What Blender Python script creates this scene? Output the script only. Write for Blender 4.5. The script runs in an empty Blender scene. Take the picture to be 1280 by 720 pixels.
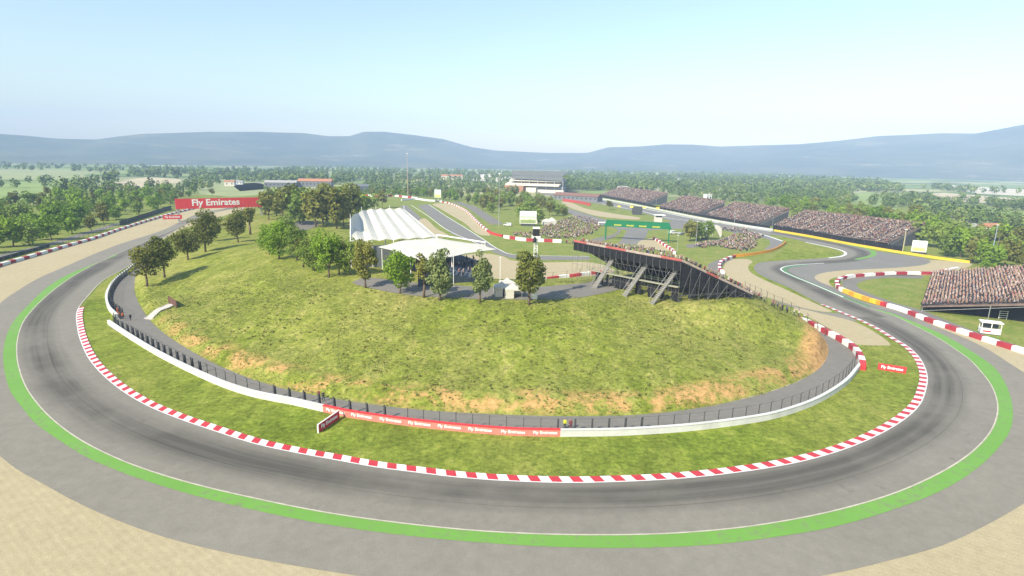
import bpy, bmesh, math, random
import numpy as np
from mathutils import Vector, Matrix
from mathutils.geometry import tessellate_polygon
random.seed(7); rng = np.random.default_rng(7)
C = bpy.context.scene.collection
sc = bpy.context.scene
EXPOSURE = 0.65
HZ = 2.0e-4

# ------------------------------------------------------------------ camera
CAMH, F, ROLL = 40.0, 700.0, math.radians(1.0)
PITCH = math.atan((360-202)/F)
cR, sR, cP, sP = math.cos(ROLL), math.sin(ROLL), math.cos(PITCH), math.sin(PITCH)
Xv = Vector((1,0,0)); Dv = Vector((0,-sP,-cP)); Fv = Vector((0,cP,-sP))
Rv = Xv*cR - Dv*sR; Dn = Xv*sR + Dv*cR
EYE = Vector((0,0,CAMH))
def ray(px, py):
    return (Rv*(px-640) + Dn*(py-360) + Fv*F)/F
def G(px, py, z=0.0):                      # where the line of sight meets a level surface
    d = ray(px, py); t = (z-CAMH)/d.z
    return EYE + d*t
def PX(p):
    d = Vector(p)-EYE; f = d.dot(Fv)
    return 640+F*d.dot(Rv)/f, 360+F*d.dot(Dn)/f
def at_depth(px, py, dist):                # point on a sight line at a ground distance
    d = ray(px, py); t = dist/math.hypot(d.x, d.y)
    return EYE + d*t
cam = bpy.data.cameras.new('camera'); co = bpy.data.objects.new('camera', cam); C.objects.link(co)
M4 = Matrix((( Rv.x, -Dn.x, -Fv.x, EYE.x),(Rv.y, -Dn.y, -Fv.y, EYE.y),(Rv.z, -Dn.z, -Fv.z, EYE.z),(0,0,0,1)))
co.matrix_world = M4
cam.sensor_width = 36; cam.lens = F/1280*36; cam.clip_start = 0.5; cam.clip_end = 40000
sc.camera = co

# ------------------------------------------------------------------ materials
MATS = {}
def nodes_of(name):
    m = bpy.data.materials.new(name); m.use_nodes = True
    nt = m.node_tree; return m, nt, nt.nodes['Principled BSDF'], nt.nodes['Material Output']
def N(nt, t, **kw):
    n = nt.nodes.new(t)
    for k, v in kw.items(): setattr(n, k, v)
    return n
def L(nt, a, b): nt.links.new(a, b)
def noise(nt, vec, scale, detail=4, rough=.6, dist=0):
    n = N(nt, 'ShaderNodeTexNoise'); n.inputs['Scale'].default_value = scale
    n.inputs['Detail'].default_value = detail; n.inputs['Roughness'].default_value = rough
    n.inputs['Distortion'].default_value = dist
    if vec is not None: L(nt, vec, n.inputs['Vector'])
    return n.outputs['Fac']
def ramp(nt, fac, stops):
    r = N(nt, 'ShaderNodeValToRGB'); e = r.color_ramp.elements
    while len(e) < len(stops): e.new(.5)
    for k, (p, c) in enumerate(stops):
        e[k].position = p; e[k].color = (*c, 1) if len(c) == 3 else c
    L(nt, fac, r.inputs['Fac']); return r.outputs['Color']
def mix(nt, fac, a, b, mode='MIX'):
    m = N(nt, 'ShaderNodeMix', data_type='RGBA', blend_type=mode)
    for s, v in ((m.inputs['Factor'], fac), (m.inputs['A'], a), (m.inputs['B'], b)):
        if isinstance(v, (int, float)): s.default_value = v
        elif isinstance(v, tuple): s.default_value = (*v, 1)
        else: L(nt, v, s)
    return m.outputs['Result']
def pos(nt): return N(nt, 'ShaderNodeNewGeometry').outputs['Position']
def g3(v): return (v, v, v)
def mat(name, col, rough=.7, var=.15, scale=.8, bump=0., metal=0., spec=.3, objrand=0.):
    if name in MATS: return MATS[name]
    m, nt, b, o = nodes_of(name)
    tc = N(nt, 'ShaderNodeTexCoord').outputs['Object']
    f = noise(nt, tc, scale, 5)
    c = ramp(nt, f, [(.25, tuple(x*(1-var) for x in col)), (.75, tuple(min(1, x*(1+var)) for x in col))])
    if objrand:
        oi = N(nt, 'ShaderNodeObjectInfo').outputs['Random']
        c = mix(nt, 1.0, c, ramp(nt, oi, [(0, (1-objrand,1-objrand*.7,1-objrand)), (1, (1+objrand,1+objrand,1))]), 'MULTIPLY')
    L(nt, c, b.inputs['Base Color'])
    b.inputs['Roughness'].default_value = rough; b.inputs['Metallic'].default_value = metal
    b.inputs['Specular IOR Level'].default_value = spec
    if bump:
        bn = N(nt, 'ShaderNodeBump'); bn.inputs['Strength'].default_value = bump; bn.inputs['Distance'].default_value = .1
        L(nt, noise(nt, tc, scale*8, 3), bn.inputs['Height']); L(nt, bn.outputs['Normal'], b.inputs['Normal'])
    MATS[name] = m; return m

def grass_mat(name, lush, dry, bare=None, dirt=0., dry_amt=.5):
    m, nt, b, o = nodes_of(name); p = pos(nt)
    sp = N(nt, 'ShaderNodeMapping'); L(nt, p, sp.inputs['Vector']); sp.inputs['Scale'].default_value = (1, .55, 1)
    pv = sp.outputs['Vector']
    n1 = noise(nt, pv, .035, 5, .6, .4); n2 = noise(nt, pv, .22, 6, .7, .6); n3 = noise(nt, p, 1.3, 6, .8); n4 = noise(nt, p, .5, 4, .7, .8)
    a = mix(nt, ramp(nt, n2, [(.38, g3(0)), (.66, g3(1))]), tuple(x*.72 for x in lush), tuple(x*1.3 for x in lush))
    a = mix(nt, ramp(nt, n1, [(.5-.12*dry_amt-.06, g3(0)), (.72-.1*dry_amt, g3(1))]), a, mix(nt, n2, lush, dry))
    t = ramp(nt, n2, [(.60-.08*dry_amt, g3(0)), (.78-.06*dry_amt, g3(.85))])
    a = mix(nt, t, a, dry)
    a = mix(nt, 1.0, a, ramp(nt, n3, [(.30, (.42,.46,.38)), (.70, (1.5,1.45,1.38))]), 'MULTIPLY')
    a = mix(nt, 1.0, a, ramp(nt, n4, [(.33, (.68,.74,.62)), (.62, (1.14,1.12,1.1))]), 'MULTIPLY')
    if bare:
        at = N(nt, 'ShaderNodeAttribute', attribute_name='bank').outputs['Fac']
        bn_ = noise(nt, p, .16, 5, .65, .3); bn2 = noise(nt, p, .9, 5, .75)
        s = N(nt, 'ShaderNodeMath', operation='MULTIPLY'); L(nt, at, s.inputs[0]); L(nt, ramp(nt, bn_, [(.45, g3(0)), (.55, g3(1))]), s.inputs[1])
        s3 = N(nt, 'ShaderNodeMath', operation='MULTIPLY'); L(nt, s.outputs[0], s3.inputs[0]); L(nt, ramp(nt, bn2, [(.34, g3(.3)), (.52, g3(1))]), s3.inputs[1])
        at2 = N(nt, 'ShaderNodeAttribute', attribute_name='cut').outputs['Fac']
        s2 = N(nt, 'ShaderNodeMath', operation='MAXIMUM'); L(nt, s3.outputs[0], s2.inputs[0]); L(nt, at2, s2.inputs[1])
        dcol = ramp(nt, bn2, [(.3, tuple(x*.45 for x in bare)), (.5, bare), (.72, tuple(min(1,x*1.35) for x in bare))])
        a = mix(nt, s2.outputs[0], a, dcol)
    L(nt, a, b.inputs['Base Color']); b.inputs['Roughness'].default_value = .95; b.inputs['Specular IOR Level'].default_value = .1
    bn = N(nt, 'ShaderNodeBump'); bn.inputs['Strength'].default_value = .55; bn.inputs['Distance'].default_value = .35
    L(nt, n3, bn.inputs['Height']); L(nt, bn.outputs['Normal'], b.inputs['Normal'])
    MATS[name] = m; return m
LUSH, DRY, BARE = (.150,.215,.045), (.30,.275,.12), (.46,.275,.11)
grass_mat('hill_grass', (.182,.228,.028), (.36,.315,.125), BARE, dry_amt=.85)
grass_mat('verge_grass', (.178,.232,.030), (.31,.29,.085), dry_amt=.4)

def ground_mat():
    m, nt, b, o = nodes_of('ground'); p = pos(nt)
    n1 = noise(nt, p, .02, 5, .6, .3); n2 = noise(nt, p, .15, 5, .7); n3 = noise(nt, p, 1.1, 3, .7)
    near = mix(nt, ramp(nt, n2, [(.4, g3(0)), (.68, g3(1))]), (.15,.205,.034), (.26,.25,.075))
    near = mix(nt, 1., near, ramp(nt, n3, [(.3, g3(.7)), (.7, g3(1.3))]), 'MULTIPLY')
    mp = N(nt, 'ShaderNodeMapping'); L(nt, p, mp.inputs['Vector']); mp.inputs['Rotation'].default_value = (0,0,.5); mp.inputs['Scale'].default_value = (.55,1.3,1)
    vo = N(nt, 'ShaderNodeTexVoronoi', feature='F1'); vo.inputs['Scale'].default_value = .0068; L(nt, mp.outputs['Vector'], vo.inputs['Vector'])
    sx = N(nt, 'ShaderNodeSeparateColor'); L(nt, vo.outputs['Color'], sx.inputs['Color'])
    field = ramp(nt, sx.outputs['Red'], [(0, (.17,.25,.07)), (.25, (.26,.31,.10)), (.5, (.14,.21,.07)), (.66, (.46,.40,.25)), (.8, (.20,.27,.09)), (.93, (.40,.37,.20))])
    field = mix(nt, ramp(nt, noise(nt, p, .006, 5), [(.48, g3(0)), (.58, g3(1))]), field, (.09,.14,.05))
    sy = N(nt, 'ShaderNodeSeparateXYZ'); L(nt, p, sy.inputs[0])
    mr = N(nt, 'ShaderNodeMapRange'); L(nt, sy.outputs['Y'], mr.inputs['Value'])
    mr.inputs['From Min'].default_value = 560; mr.inputs['From Max'].default_value = 760
    a = mix(nt, mr.outputs['Result'], near, field)
    L(nt, a, b.inputs['Base Color']); b.inputs['Roughness'].default_value = .95; b.inputs['Specular IOR Level'].default_value = .1
    MATS['ground'] = m
ground_mat()

def asphalt_mat(name, base, uv_line=False, streak=True):
    m, nt, b, o = nodes_of(name); p = pos(nt)
    n1 = noise(nt, p, .06, 5, .6, .5); n2 = noise(nt, p, .6, 5, .7); n3 = noise(nt, p, 9, 3, .8)
    a = mix(nt, n1, tuple(x*.86 for x in base), tuple(x*1.14 for x in base))
    a = mix(nt, 1., a, ramp(nt, n2, [(.3, g3(.90)), (.7, g3(1.09))]), 'MULTIPLY')
    a = mix(nt, 1., a, ramp(nt, n3, [(.3, g3(.88)), (.7, g3(1.12))]), 'MULTIPLY')
    if uv_line:                                 # rubber laid down along the racing line, and skid streaks along the lap
        uv = N(nt, 'ShaderNodeUVMap').outputs['UV']; s = N(nt, 'ShaderNodeSeparateXYZ'); L(nt, uv, s.inputs[0])
        mp = N(nt, 'ShaderNodeMapping'); L(nt, uv, mp.inputs['Vector']); mp.inputs['Scale'].default_value = (.018, 9, 1)
        st = noise(nt, mp.outputs['Vector'], 1., 6, .7, .3)
        mr = N(nt, 'ShaderNodeMapRange'); L(nt, s.outputs['X'], mr.inputs['Value']); mr.name = 'line_shift'
        mr.inputs['To Min'].default_value = .74; mr.inputs['To Max'].default_value = .27
        wob = N(nt, 'ShaderNodeMath', operation='MULTIPLY_ADD'); L(nt, n1, wob.inputs[0]); wob.inputs[1].default_value = .25; L(nt, s.outputs['Y'], wob.inputs[2])
        ad = N(nt, 'ShaderNodeMath', operation='SUBTRACT'); L(nt, wob.outputs[0], ad.inputs[0]); L(nt, mr.outputs['Result'], ad.inputs[1])
        ab = N(nt, 'ShaderNodeMath', operation='ADD'); L(nt, ad.outputs[0], ab.inputs[0]); ab.inputs[1].default_value = .38
        band = ramp(nt, ab.outputs[0], [(.12, g3(.05)), (.40, g3(1)), (.60, g3(1)), (.92, g3(.05))])
        k = mix(nt, 1., band, ramp(nt, st, [(.2, g3(.35)), (.6, g3(1))]), 'MULTIPLY')
        patch = ramp(nt, noise(nt, p, .035, 4, .6), [(.34, g3(.45)), (.52, g3(1))])
        k = mix(nt, 1., k, patch, 'MULTIPLY')
        a = mix(nt, k, a, tuple(x*.36 for x in base))
        sm = N(nt, 'ShaderNodeMath', operation='COMPARE'); L(nt, s.outputs['Y'], sm.inputs[0]); sm.inputs[1].default_value = .52; sm.inputs[2].default_value = .006
        a = mix(nt, sm.outputs[0], a, mix(nt, 1., a, (.72,.72,.72), 'MULTIPLY'))
        blot = ramp(nt, noise(nt, p, .30, 6, .75, .6), [(.60, g3(0)), (.72, g3(.55))])
        a = mix(nt, blot, a, tuple(x*.38 for x in base))
        a = mix(nt, ramp(nt, st, [(.60, g3(0)), (.8, g3(.35))]), a, tuple(x*1.3 for x in base))
    L(nt, a, b.inputs['Base Color']); b.inputs['Roughness'].default_value = .85; b.inputs['Specular IOR Level'].default_value = .25
    bn = N(nt, 'ShaderNodeBump'); bn.inputs['Strength'].default_value = .2; bn.inputs['Distance'].default_value = .02
    L(nt, n3, bn.inputs['Height']); L(nt, bn.outputs['Normal'], b.inputs['Normal'])
    MATS[name] = m
asphalt_mat('track_asphalt', (.218,.200,.164), True)
asphalt_mat('runoff_asphalt', (.222,.204,.166))
asphalt_mat('far_asphalt', (.195,.185,.165))
asphalt_mat('path_asphalt', (.188,.175,.152))

def gravel_mat():
    m, nt, b, o = nodes_of('gravel'); p = pos(nt)
    n1 = noise(nt, p, .05, 4); n2 = noise(nt, p, .8, 5, .7); n3 = noise(nt, p, 7, 4, .8)
    mp = N(nt, 'ShaderNodeMapping'); L(nt, p, mp.inputs['Vector']); mp.inputs['Rotation'].default_value = (0,0,.62)
    wv = N(nt, 'ShaderNodeTexWave', wave_type='BANDS', bands_direction='Y'); wv.inputs['Scale'].default_value = .42
    wv.inputs['Distortion'].default_value = 2.2; wv.inputs['Detail'].default_value = 3; wv.inputs['Detail Scale'].default_value = .6
    L(nt, mp.outputs['Vector'], wv.inputs['Vector'])
    a = mix(nt, n1, (.375,.315,.19), (.445,.38,.245))
    a = mix(nt, 1., a, ramp(nt, wv.outputs['Fac'], [(0, g3(.975)), (1, g3(1.02))]), 'MULTIPLY')
    a = mix(nt, 1., a, ramp(nt, n2, [(.3, g3(.9)), (.7, g3(1.1))]), 'MULTIPLY')
    a = mix(nt, 1., a, ramp(nt, n3, [(.3, g3(.8)), (.7, g3(1.2))]), 'MULTIPLY')
    L(nt, a, b.inputs['Base Color']); b.inputs['Roughness'].default_value = 1; b.inputs['Specular IOR Level'].default_value = .05
    bn = N(nt, 'ShaderNodeBump'); bn.inputs['Strength'].default_value = .5; bn.inputs['Distance'].default_value = .12
    ad = N(nt, 'ShaderNodeMath', operation='MULTIPLY_ADD'); L(nt, wv.outputs['Fac'], ad.inputs[0]); ad.inputs[1].default_value = .12; L(nt, n3, ad.inputs[2])
    L(nt, ad.outputs[0], bn.inputs['Height']); L(nt, bn.outputs['Normal'], b.inputs['Normal'])
    MATS['gravel'] = m
gravel_mat()

def kerb_mat():
    m, nt, b, o = nodes_of('kerb_paint')
    uv = N(nt, 'ShaderNodeUVMap').outputs['UV']; s = N(nt, 'ShaderNodeSeparateXYZ'); L(nt, uv, s.inputs[0])
    ad = N(nt, 'ShaderNodeMath', operation='MULTIPLY_ADD'); L(nt, s.outputs['Y'], ad.inputs[0]); ad.inputs[1].default_value = .55; L(nt, s.outputs['X'], ad.inputs[2])
    fr = N(nt, 'ShaderNodeMath', operation='FRACT'); dv = N(nt, 'ShaderNodeMath', operation='DIVIDE'); L(nt, ad.outputs[0], dv.inputs[0]); dv.inputs[1].default_value = 2.75; L(nt, dv.outputs[0], fr.inputs[0])
    c = ramp(nt, fr.outputs[0], [(0, (.50,.035,.045)), (.5, (.72,.71,.68))]); nt.nodes[-1]
    for n in nt.nodes:
        if n.type == 'VALTORGB': n.color_ramp.interpolation = 'CONSTANT'
    # outer white edge line
    e = N(nt, 'ShaderNodeMath', operation='LESS_THAN'); L(nt, s.outputs['Y'], e.inputs[0]); e.inputs[1].default_value = .132
    c = mix(nt, e.outputs[0], c, (.7,.68,.66))
    c = mix(nt, 1., c, ramp(nt, noise(nt, pos(nt), 1.2, 5, .7), [(.3, g3(.78)), (.65, g3(1.05))]), 'MULTIPLY')
    L(nt, c, b.inputs['Base Color']); b.inputs['Roughness'].default_value = .6
    MATS['kerb_paint'] = m
kerb_mat()

def leaf_mat(name, c1, c2, trans=.3):
    m, nt, b, o = nodes_of(name); p = pos(nt)
    f = noise(nt, p, .55, 4, .7); r = N(nt, 'ShaderNodeObjectInfo').outputs['Random']
    c = mix(nt, ramp(nt, f, [(.33, g3(0)), (.67, g3(1))]), c1, c2)
    c = mix(nt, 1., c, ramp(nt, r, [(0, (.72,.80,.70)), (.5, (1,1,1)), (1, (1.14,1.10,1.0))]), 'MULTIPLY')
    L(nt, c, b.inputs['Base Color']); b.inputs['Roughness'].default_value = .8; b.inputs['Specular IOR Level'].default_value = .132
    tr = N(nt, 'ShaderNodeBsdfTranslucent'); L(nt, c, tr.inputs['Color'])
    mx = N(nt, 'ShaderNodeMixShader'); mx.inputs[0].default_value = trans
    L(nt, b.outputs[0], mx.inputs[1]); L(nt, tr.outputs[0], mx.inputs[2]); L(nt, mx.outputs[0], o.inputs['Surface'])
    MATS[name] = m
leaf_mat('dark_leaves', (0.098,0.126,0.025), (0.247,0.239,0.052))
leaf_mat('bright_leaves', (0.143,0.252,0.023), (0.299,0.428,0.052), .4)
leaf_mat('grey_leaves', (0.143,0.195,0.069), (0.286,0.328,0.115))
leaf_mat('olive_leaves', (0.137,0.158,0.034), (0.286,0.284,0.069))
leaf_mat('wood_leaves', (0.130,0.214,0.037), (0.280,0.353,0.069))
leaf_mat('tuft_grass', (.22,.30,.06), (.46,.43,.17), .5)
mat('bark', (.13,.095,.065), .9, .3, 3)
WHITE = mat('white_paint', (.74,.74,.71), .6, .08, .7)
RED = mat('red_paint', (.52,.035,.04), .55, .12, .8)
DRED = mat('dark_red_vinyl', (.36,.035,.05), .6, .18, .8)
BANNER = mat('red_banner', (.66,.045,.05), .55, .06, .3)
FACEDRED = mat('faded_red_board', (.62,.20,.16), .65, .16, .8)
YEL = mat('yellow_paint', (.75,.48,.04), .6, .1, .8)
ORANGE = mat('orange_board', (.72,.30,.03), .6, .2, .5)
def worn_paint(name, col, under):
    m, nt, b, o = nodes_of(name); p = pos(nt)
    n1 = noise(nt, p, .09, 4, .6); n2 = noise(nt, p, .9, 6, .8, .5)
    c = mix(nt, n1, tuple(x*.82 for x in col), tuple(x*1.2 for x in col))
    w = N(nt, 'ShaderNodeMath', operation='MULTIPLY_ADD'); L(nt, n1, w.inputs[0]); w.inputs[1].default_value = .35; L(nt, n2, w.inputs[2])
    c = mix(nt, ramp(nt, w.outputs[0], [(.70, g3(0)), (.84, g3(.75))]), c, under)
    L(nt, c, b.inputs['Base Color']); b.inputs['Roughness'].default_value = .85; MATS[name] = m; return m
GREENP = worn_paint('green_paint', (.135,.305,.045), (.17,.18,.11))
DGREENP = worn_paint('dark_green_paint', (.07,.20,.07), (.15,.16,.12))
GANTRY = mat('gantry_green', (.005,.15,.06), .5, .06, .5)
LYEL = mat('lettering_yellow', (.72,.62,.06), .5, .05)
LWHITE = mat('lettering_white', (.82,.82,.8), .5, .03)
CONC = mat('concrete', (.42,.40,.36), .9, .15, .8, .2)
BARR = mat('barrier_white', (.57,.565,.53), .8, .16, .35)
DARKM = mat('dark_metal', (.06,.062,.065), .6, .2, 2)
FENCEM = mat('fence_metal', (.10,.10,.098), .5, .2, 2, metal=.3)
GALV = mat('galvanised_steel', (.42,.43,.43), .45, .15, 2, metal=.4)
NET = mat('black_netting', (.012,.013,.016), .9, .4, 1.2)
RUBBER = mat('black_rubber', (.02,.02,.022), .8, .2, 2)
MEMB = mat('white_membrane', (.55,.53,.46), .75, .10, .35)
SEATB = mat('seat_brown', (.165,.12,.10), .8, .25, .5)
SEAT = mat('seat_grey', (.17,.185,.20), .7, .25, .5)
BROWN = mat('brown_board', (.12,.06,.045), .8, .2, 2)
STEPM = mat('pale_steps', (.50,.47,.43), .9, .1, 1)
BWALL = mat('cream_wall', (.62,.57,.48), .85, .1, .3)
ROOFG = mat('grey_roof', (.14,.155,.165), .7, .1, .2)
TERRA = mat('orange_roof', (.42,.19,.105), .8, .12, .4)
GLASS = mat('dark_glass', (.03,.04,.05), .15, .2, .5, spec=.6)
SKIN = mat('skin', (.34,.22,.165), .6, .05)
SHIRTS = {'red':(.23,.055,.05), 'white':(.47,.42,.38), 'dark':(.035,.032,.035), 'blue':(.08,.09,.14), 'grey':(.20,.185,.18), 'pale orange':(.29,.18,.12), 'tan':(.24,.18,.135)}
SM = {k: mat('shirt_'+k.replace(' ','_'), v, .85, .1) for k, v in SHIRTS.items()}
HIVIS = mat('hi_vis_yellow', (.62,.66,.03), .7, .05)
HIOR = mat('marshal_orange', (.72,.16,.03), .7, .05)
TROUS = mat('dark_trousers', (.03,.033,.045), .85, .1)
HAIR = mat('dark_hair', (.03,.02,.015), .8, .2)

# ------------------------------------------------------------------ helpers
def tag(o, label=None, cat=None, group=None, kind=None):
    if label: o['label'] = label
    if cat: o['category'] = cat
    if group: o['group'] = group
    if kind: o['kind'] = kind
    return o
def thing(name, label, cat, loc=(0,0,0), rz=0., group=None):
    o = bpy.data.objects.new(name, None); C.objects.link(o); o.empty_display_size = .3
    o.location = loc; o.rotation_euler = (0,0,rz); return tag(o, label, cat, group)
def link(name, me, parent=None, label=None):
    o = bpy.data.objects.new(name, me); C.objects.link(o)
    if parent: o.parent = parent
    if label: o['label'] = label
    return o
def mesh_np(name, V, Fc, mats, mi=None, smooth=False):
    me = bpy.data.meshes.new(name); V = np.asarray(V, np.float32)
    if isinstance(Fc, np.ndarray):
        n, k = Fc.shape; me.vertices.add(len(V)); me.vertices.foreach_set('co', V.ravel())
        me.loops.add(n*k); me.loops.foreach_set('vertex_index', Fc.ravel().astype(np.int32))
        me.polygons.add(n); me.polygons.foreach_set('loop_start', np.arange(0, n*k, k, dtype=np.int32))
        me.update(calc_edges=True)
    else:
        me.from_pydata([tuple(map(float, v)) for v in V], [], Fc)
    for m in (mats if isinstance(mats, (list, tuple)) else [mats]): me.materials.append(m)
    if mi is not None: me.polygons.foreach_set('material_index', np.asarray(mi, np.int32))
    if smooth: me.polygons.foreach_set('use_smooth', np.ones(len(me.polygons), bool))
    me.update(); return me
class MB:                                      # a little mesh collector
    def __init__(s): s.v = []; s.f = []; s.m = []
    def add(s, V, Fs, mi=0):
        k = len(s.v); s.v += [tuple(v) for v in V]; s.f += [tuple(i+k for i in f) for f in Fs]; s.m += [mi]*len(Fs); return s
    def box(s, c, d, rz=0., mi=0, taper=1.):
        x, y, z = d[0]/2, d[1]/2, d[2]/2; cs, sn = math.cos(rz), math.sin(rz); V = []
        for sz in (-1, 1):
            t = taper if sz > 0 else 1.
            for sx, sy in ((-1,-1),(1,-1),(1,1),(-1,1)):
                a, b = sx*x*t, sy*y*t; V.append((c[0]+a*cs-b*sn, c[1]+a*sn+b*cs, c[2]+sz*z))
        return s.add(V, [(3,2,1,0),(4,5,6,7),(0,1,5,4),(1,2,6,5),(2,3,7,6),(3,0,4,7)], mi)
    def tube(s, a, b, r, n=6, mi=0, r2=None):
        a, b = Vector(a), Vector(b); d = (b-a).normalized()
        u = d.cross(Vector((0,0,1)) if abs(d.z) < .9 else Vector((1,0,0))).normalized(); w = d.cross(u); V = []
        for p, rr in ((a, r), (b, r if r2 is None else r2)):
            for k in range(n):
                t = 2*math.pi*k/n; V.append(p+(u*math.cos(t)+w*math.sin(t))*rr)
        return s.add(V, [(k, (k+1)%n, n+(k+1)%n, n+k) for k in range(n)]+[tuple(range(n-1,-1,-1)), tuple(range(n,2*n))], mi)
    def prism(s, poly, off, mi=0):              # polygon extruded by a vector
        n = len(poly); A = [Vector(p) for p in poly]; B = [p+Vector(off) for p in A]
        return s.add(A+B, [tuple(range(n-1,-1,-1)), tuple(range(n,2*n))]+[(k,(k+1)%n,n+(k+1)%n,n+k) for k in range(n)], mi)
    def mesh(s, name, mats, smooth=False):
        me = bpy.data.meshes.new(name); me.from_pydata([tuple(v) for v in s.v], [], s.f)
        for m in (mats if isinstance(mats, (list, tuple)) else [mats]): me.materials.append(m)
        me.polygons.foreach_set('material_index', s.m)
        bm = bmesh.new(); bm.from_mesh(me); bmesh.ops.recalc_face_normals(bm, faces=bm.faces); bm.to_mesh(me); bm.free()
        if smooth: me.polygons.foreach_set('use_smooth', [True]*len(me.polygons))
        me.update(); return me
    def obj(s, name, mats, parent=None, smooth=False, label=None): return link(name, s.mesh(name, mats, smooth), parent, label)
def dup(root, loc=None, rz=None, label=None, group=None, scale=None):
    r = root.copy(); C.objects.link(r)
    if loc is not None: r.location = loc
    if rz is not None: r.rotation_euler = (0,0,rz)
    if scale is not None: r.scale = scale if hasattr(scale, '__len__') else (scale,)*3
    if label: r['label'] = label
    if group: r['group'] = group
    for ch in list(root.children):
        c = ch.copy(); C.objects.link(c); c.parent = r
        for g in list(ch.children):
            d = g.copy(); C.objects.link(d); d.parent = c
    return r
def catmull(P, step=2.0, closed=False):
    P = [Vector(p) for p in P]; out = []; n = len(P)
    for i in range(n if closed else n-1):
        p0 = P[(i-1)%n] if closed or i > 0 else P[0]*2-P[1]
        p1, p2 = P[i], P[(i+1)%n]
        p3 = P[(i+2)%n] if closed or i+2 < n else p2*2-p1
        k = max(1, int((p2-p1).length/step))
        # centripetal
        def tj(t, a, b): return t + max(1e-4, (b-a).length)**.5
        t0 = 0; t1 = tj(t0,p0,p1); t2 = tj(t1,p1,p2); t3 = tj(t2,p2,p3)
        for j in range(k):
            t = t1+(t2-t1)*j/k
            A1 = p0*((t1-t)/(t1-t0))+p1*((t-t0)/(t1-t0)); A2 = p1*((t2-t)/(t2-t1))+p2*((t-t1)/(t2-t1)); A3 = p2*((t3-t)/(t3-t2))+p3*((t-t2)/(t3-t2))
            B1 = A1*((t2-t)/(t2-t0))+A2*((t-t0)/(t2-t0)); B2 = A2*((t3-t)/(t3-t1))+A3*((t-t1)/(t3-t1))
            out.append(B1*((t2-t)/(t2-t1))+B2*((t-t1)/(t2-t1)))
    if not closed: out.append(P[-1].copy())
    return out
def curve(pts, z=0., step=2.0, closed=False): return catmull([G(x, y, z) for x, y in pts], step, closed)
def resample(P, step):
    P = [Vector(p) for p in P]; out = [P[0]]; acc = 0
    for a, b in zip(P[:-1], P[1:]):
        l = (b-a).length
        while acc+l >= step:
            t = (step-acc)/l; a = a+(b-a)*t; l = (b-a).length; out.append(a.copy()); acc = 0
        acc += l
    return out
def tangents(P):
    T = []
    for i in range(len(P)):
        a, b = P[max(0,i-1)], P[min(len(P)-1,i+1)]; d = (b-a); d.z = 0; T.append(d.normalized())
    return T
def offset(P, d):                              # to the left of travel for d > 0
    return [p+Vector((-t.y, t.x, 0))*d for p, t in zip(P, tangents(P))]
def sheet_poly(name, P, z, m, kind='structure'):
    P = [Vector((p.x, p.y, 0)) for p in P]
    tri = tessellate_polygon([P]); V = [(p.x, p.y, z) for p in P]
    me = bpy.data.meshes.new(name); me.from_pydata(V, [], [tuple(t) for t in tri]); me.materials.append(m)
    bm = bmesh.new(); bm.from_mesh(me)
    for f in bm.faces:
        f.normal_update()
        if f.normal.z < 0: f.normal_flip()
    bm.to_mesh(me); bm.free()
    o = link(name, me); tag(o, kind=kind); return o
def pxpoly(name, pts, z, m, smooth=True, step=2.5):
    P = curve(pts, 0, step, True) if smooth else [G(x,y) for x,y in pts]
    return sheet_poly(name, P, z, m)
def strip(name, A, B, z, m, height=None):       # ribbon between two polylines matched by arc fraction, UV = (metres, 0..1)
    n = max(len(A), len(B))
    def rs(P):
        l = [0]
        for a, b in zip(P[:-1], P[1:]): l.append(l[-1]+(b-a).length)
        X = np.interp(np.linspace(0, l[-1], n), l, [p.x for p in P]); Y = np.interp(np.linspace(0, l[-1], n), l, [p.y for p in P])
        return X, Y, l[-1]
    return rs, n
def ribbon(name, A, B, z, m, zb=None, parent=None, kind='structure'):
    # pair each point of A with its nearest point on B
    u = 0; V = []; UV = []
    Bn = np.array([(p.x, p.y) for p in B]); j0 = 0
    for i, a in enumerate(A):
        if i: u += (a-A[i-1]).length
        d = ((Bn[j0:]-np.array((a.x, a.y)))**2).sum(1); j = j0+int(d[:max(40, 1)].argmin()) if len(d) > 1 else j0
        j0 = max(j0, j); b = B[j]
        V += [(a.x, a.y, z), (b.x, b.y, z if zb is None else zb)]; UV += [(u, 0), (u, 1)]
    Fc = [(2*i, 2*i+2, 2*i+3, 2*i+1) for i in range(len(A)-1)]
    me = bpy.data.meshes.new(name); me.from_pydata(V, [], Fc); me.materials.append(m)
    uvl = me.uv_layers.new(name='UVMap')
    for lp in me.loops: uvl.data[lp.index].uv = UV[lp.vertex_index]
    bm = bmesh.new(); bm.from_mesh(me)
    for f in bm.faces:
        f.normal_update()
        if f.normal.z < 0: f.normal_flip()
    bm.to_mesh(me); bm.free()
    o = link(name, me, parent)
    if kind: tag(o, kind=kind)
    return o
def line(name, P, w, z, m):
    return ribbon(name, offset(P, w/2), offset(P, -w/2), z, m)
def wall_mesh(P, h, t, mi=0, mb=None, cap=True, z=0):
    mb = mb or MB(); A = offset(P, t/2); B = offset(P, -t/2); n = len(P); V = []
    for a, b in zip(A, B): V += [(a.x,a.y,a.z+z), (b.x,b.y,b.z+z), (b.x,b.y,b.z+z+h), (a.x,a.y,a.z+z+h)]
    Fs = []
    for i in range(n-1):
        k = 4*i
        for q in range(4): Fs.append((k+q, k+(q+1)%4, k+4+(q+1)%4, k+4+q))
    Fs += [(0,1,2,3), (4*n-1,4*n-2,4*n-3,4*n-4)]
    return mb.add(V, Fs, mi)
_tc = {}
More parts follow.
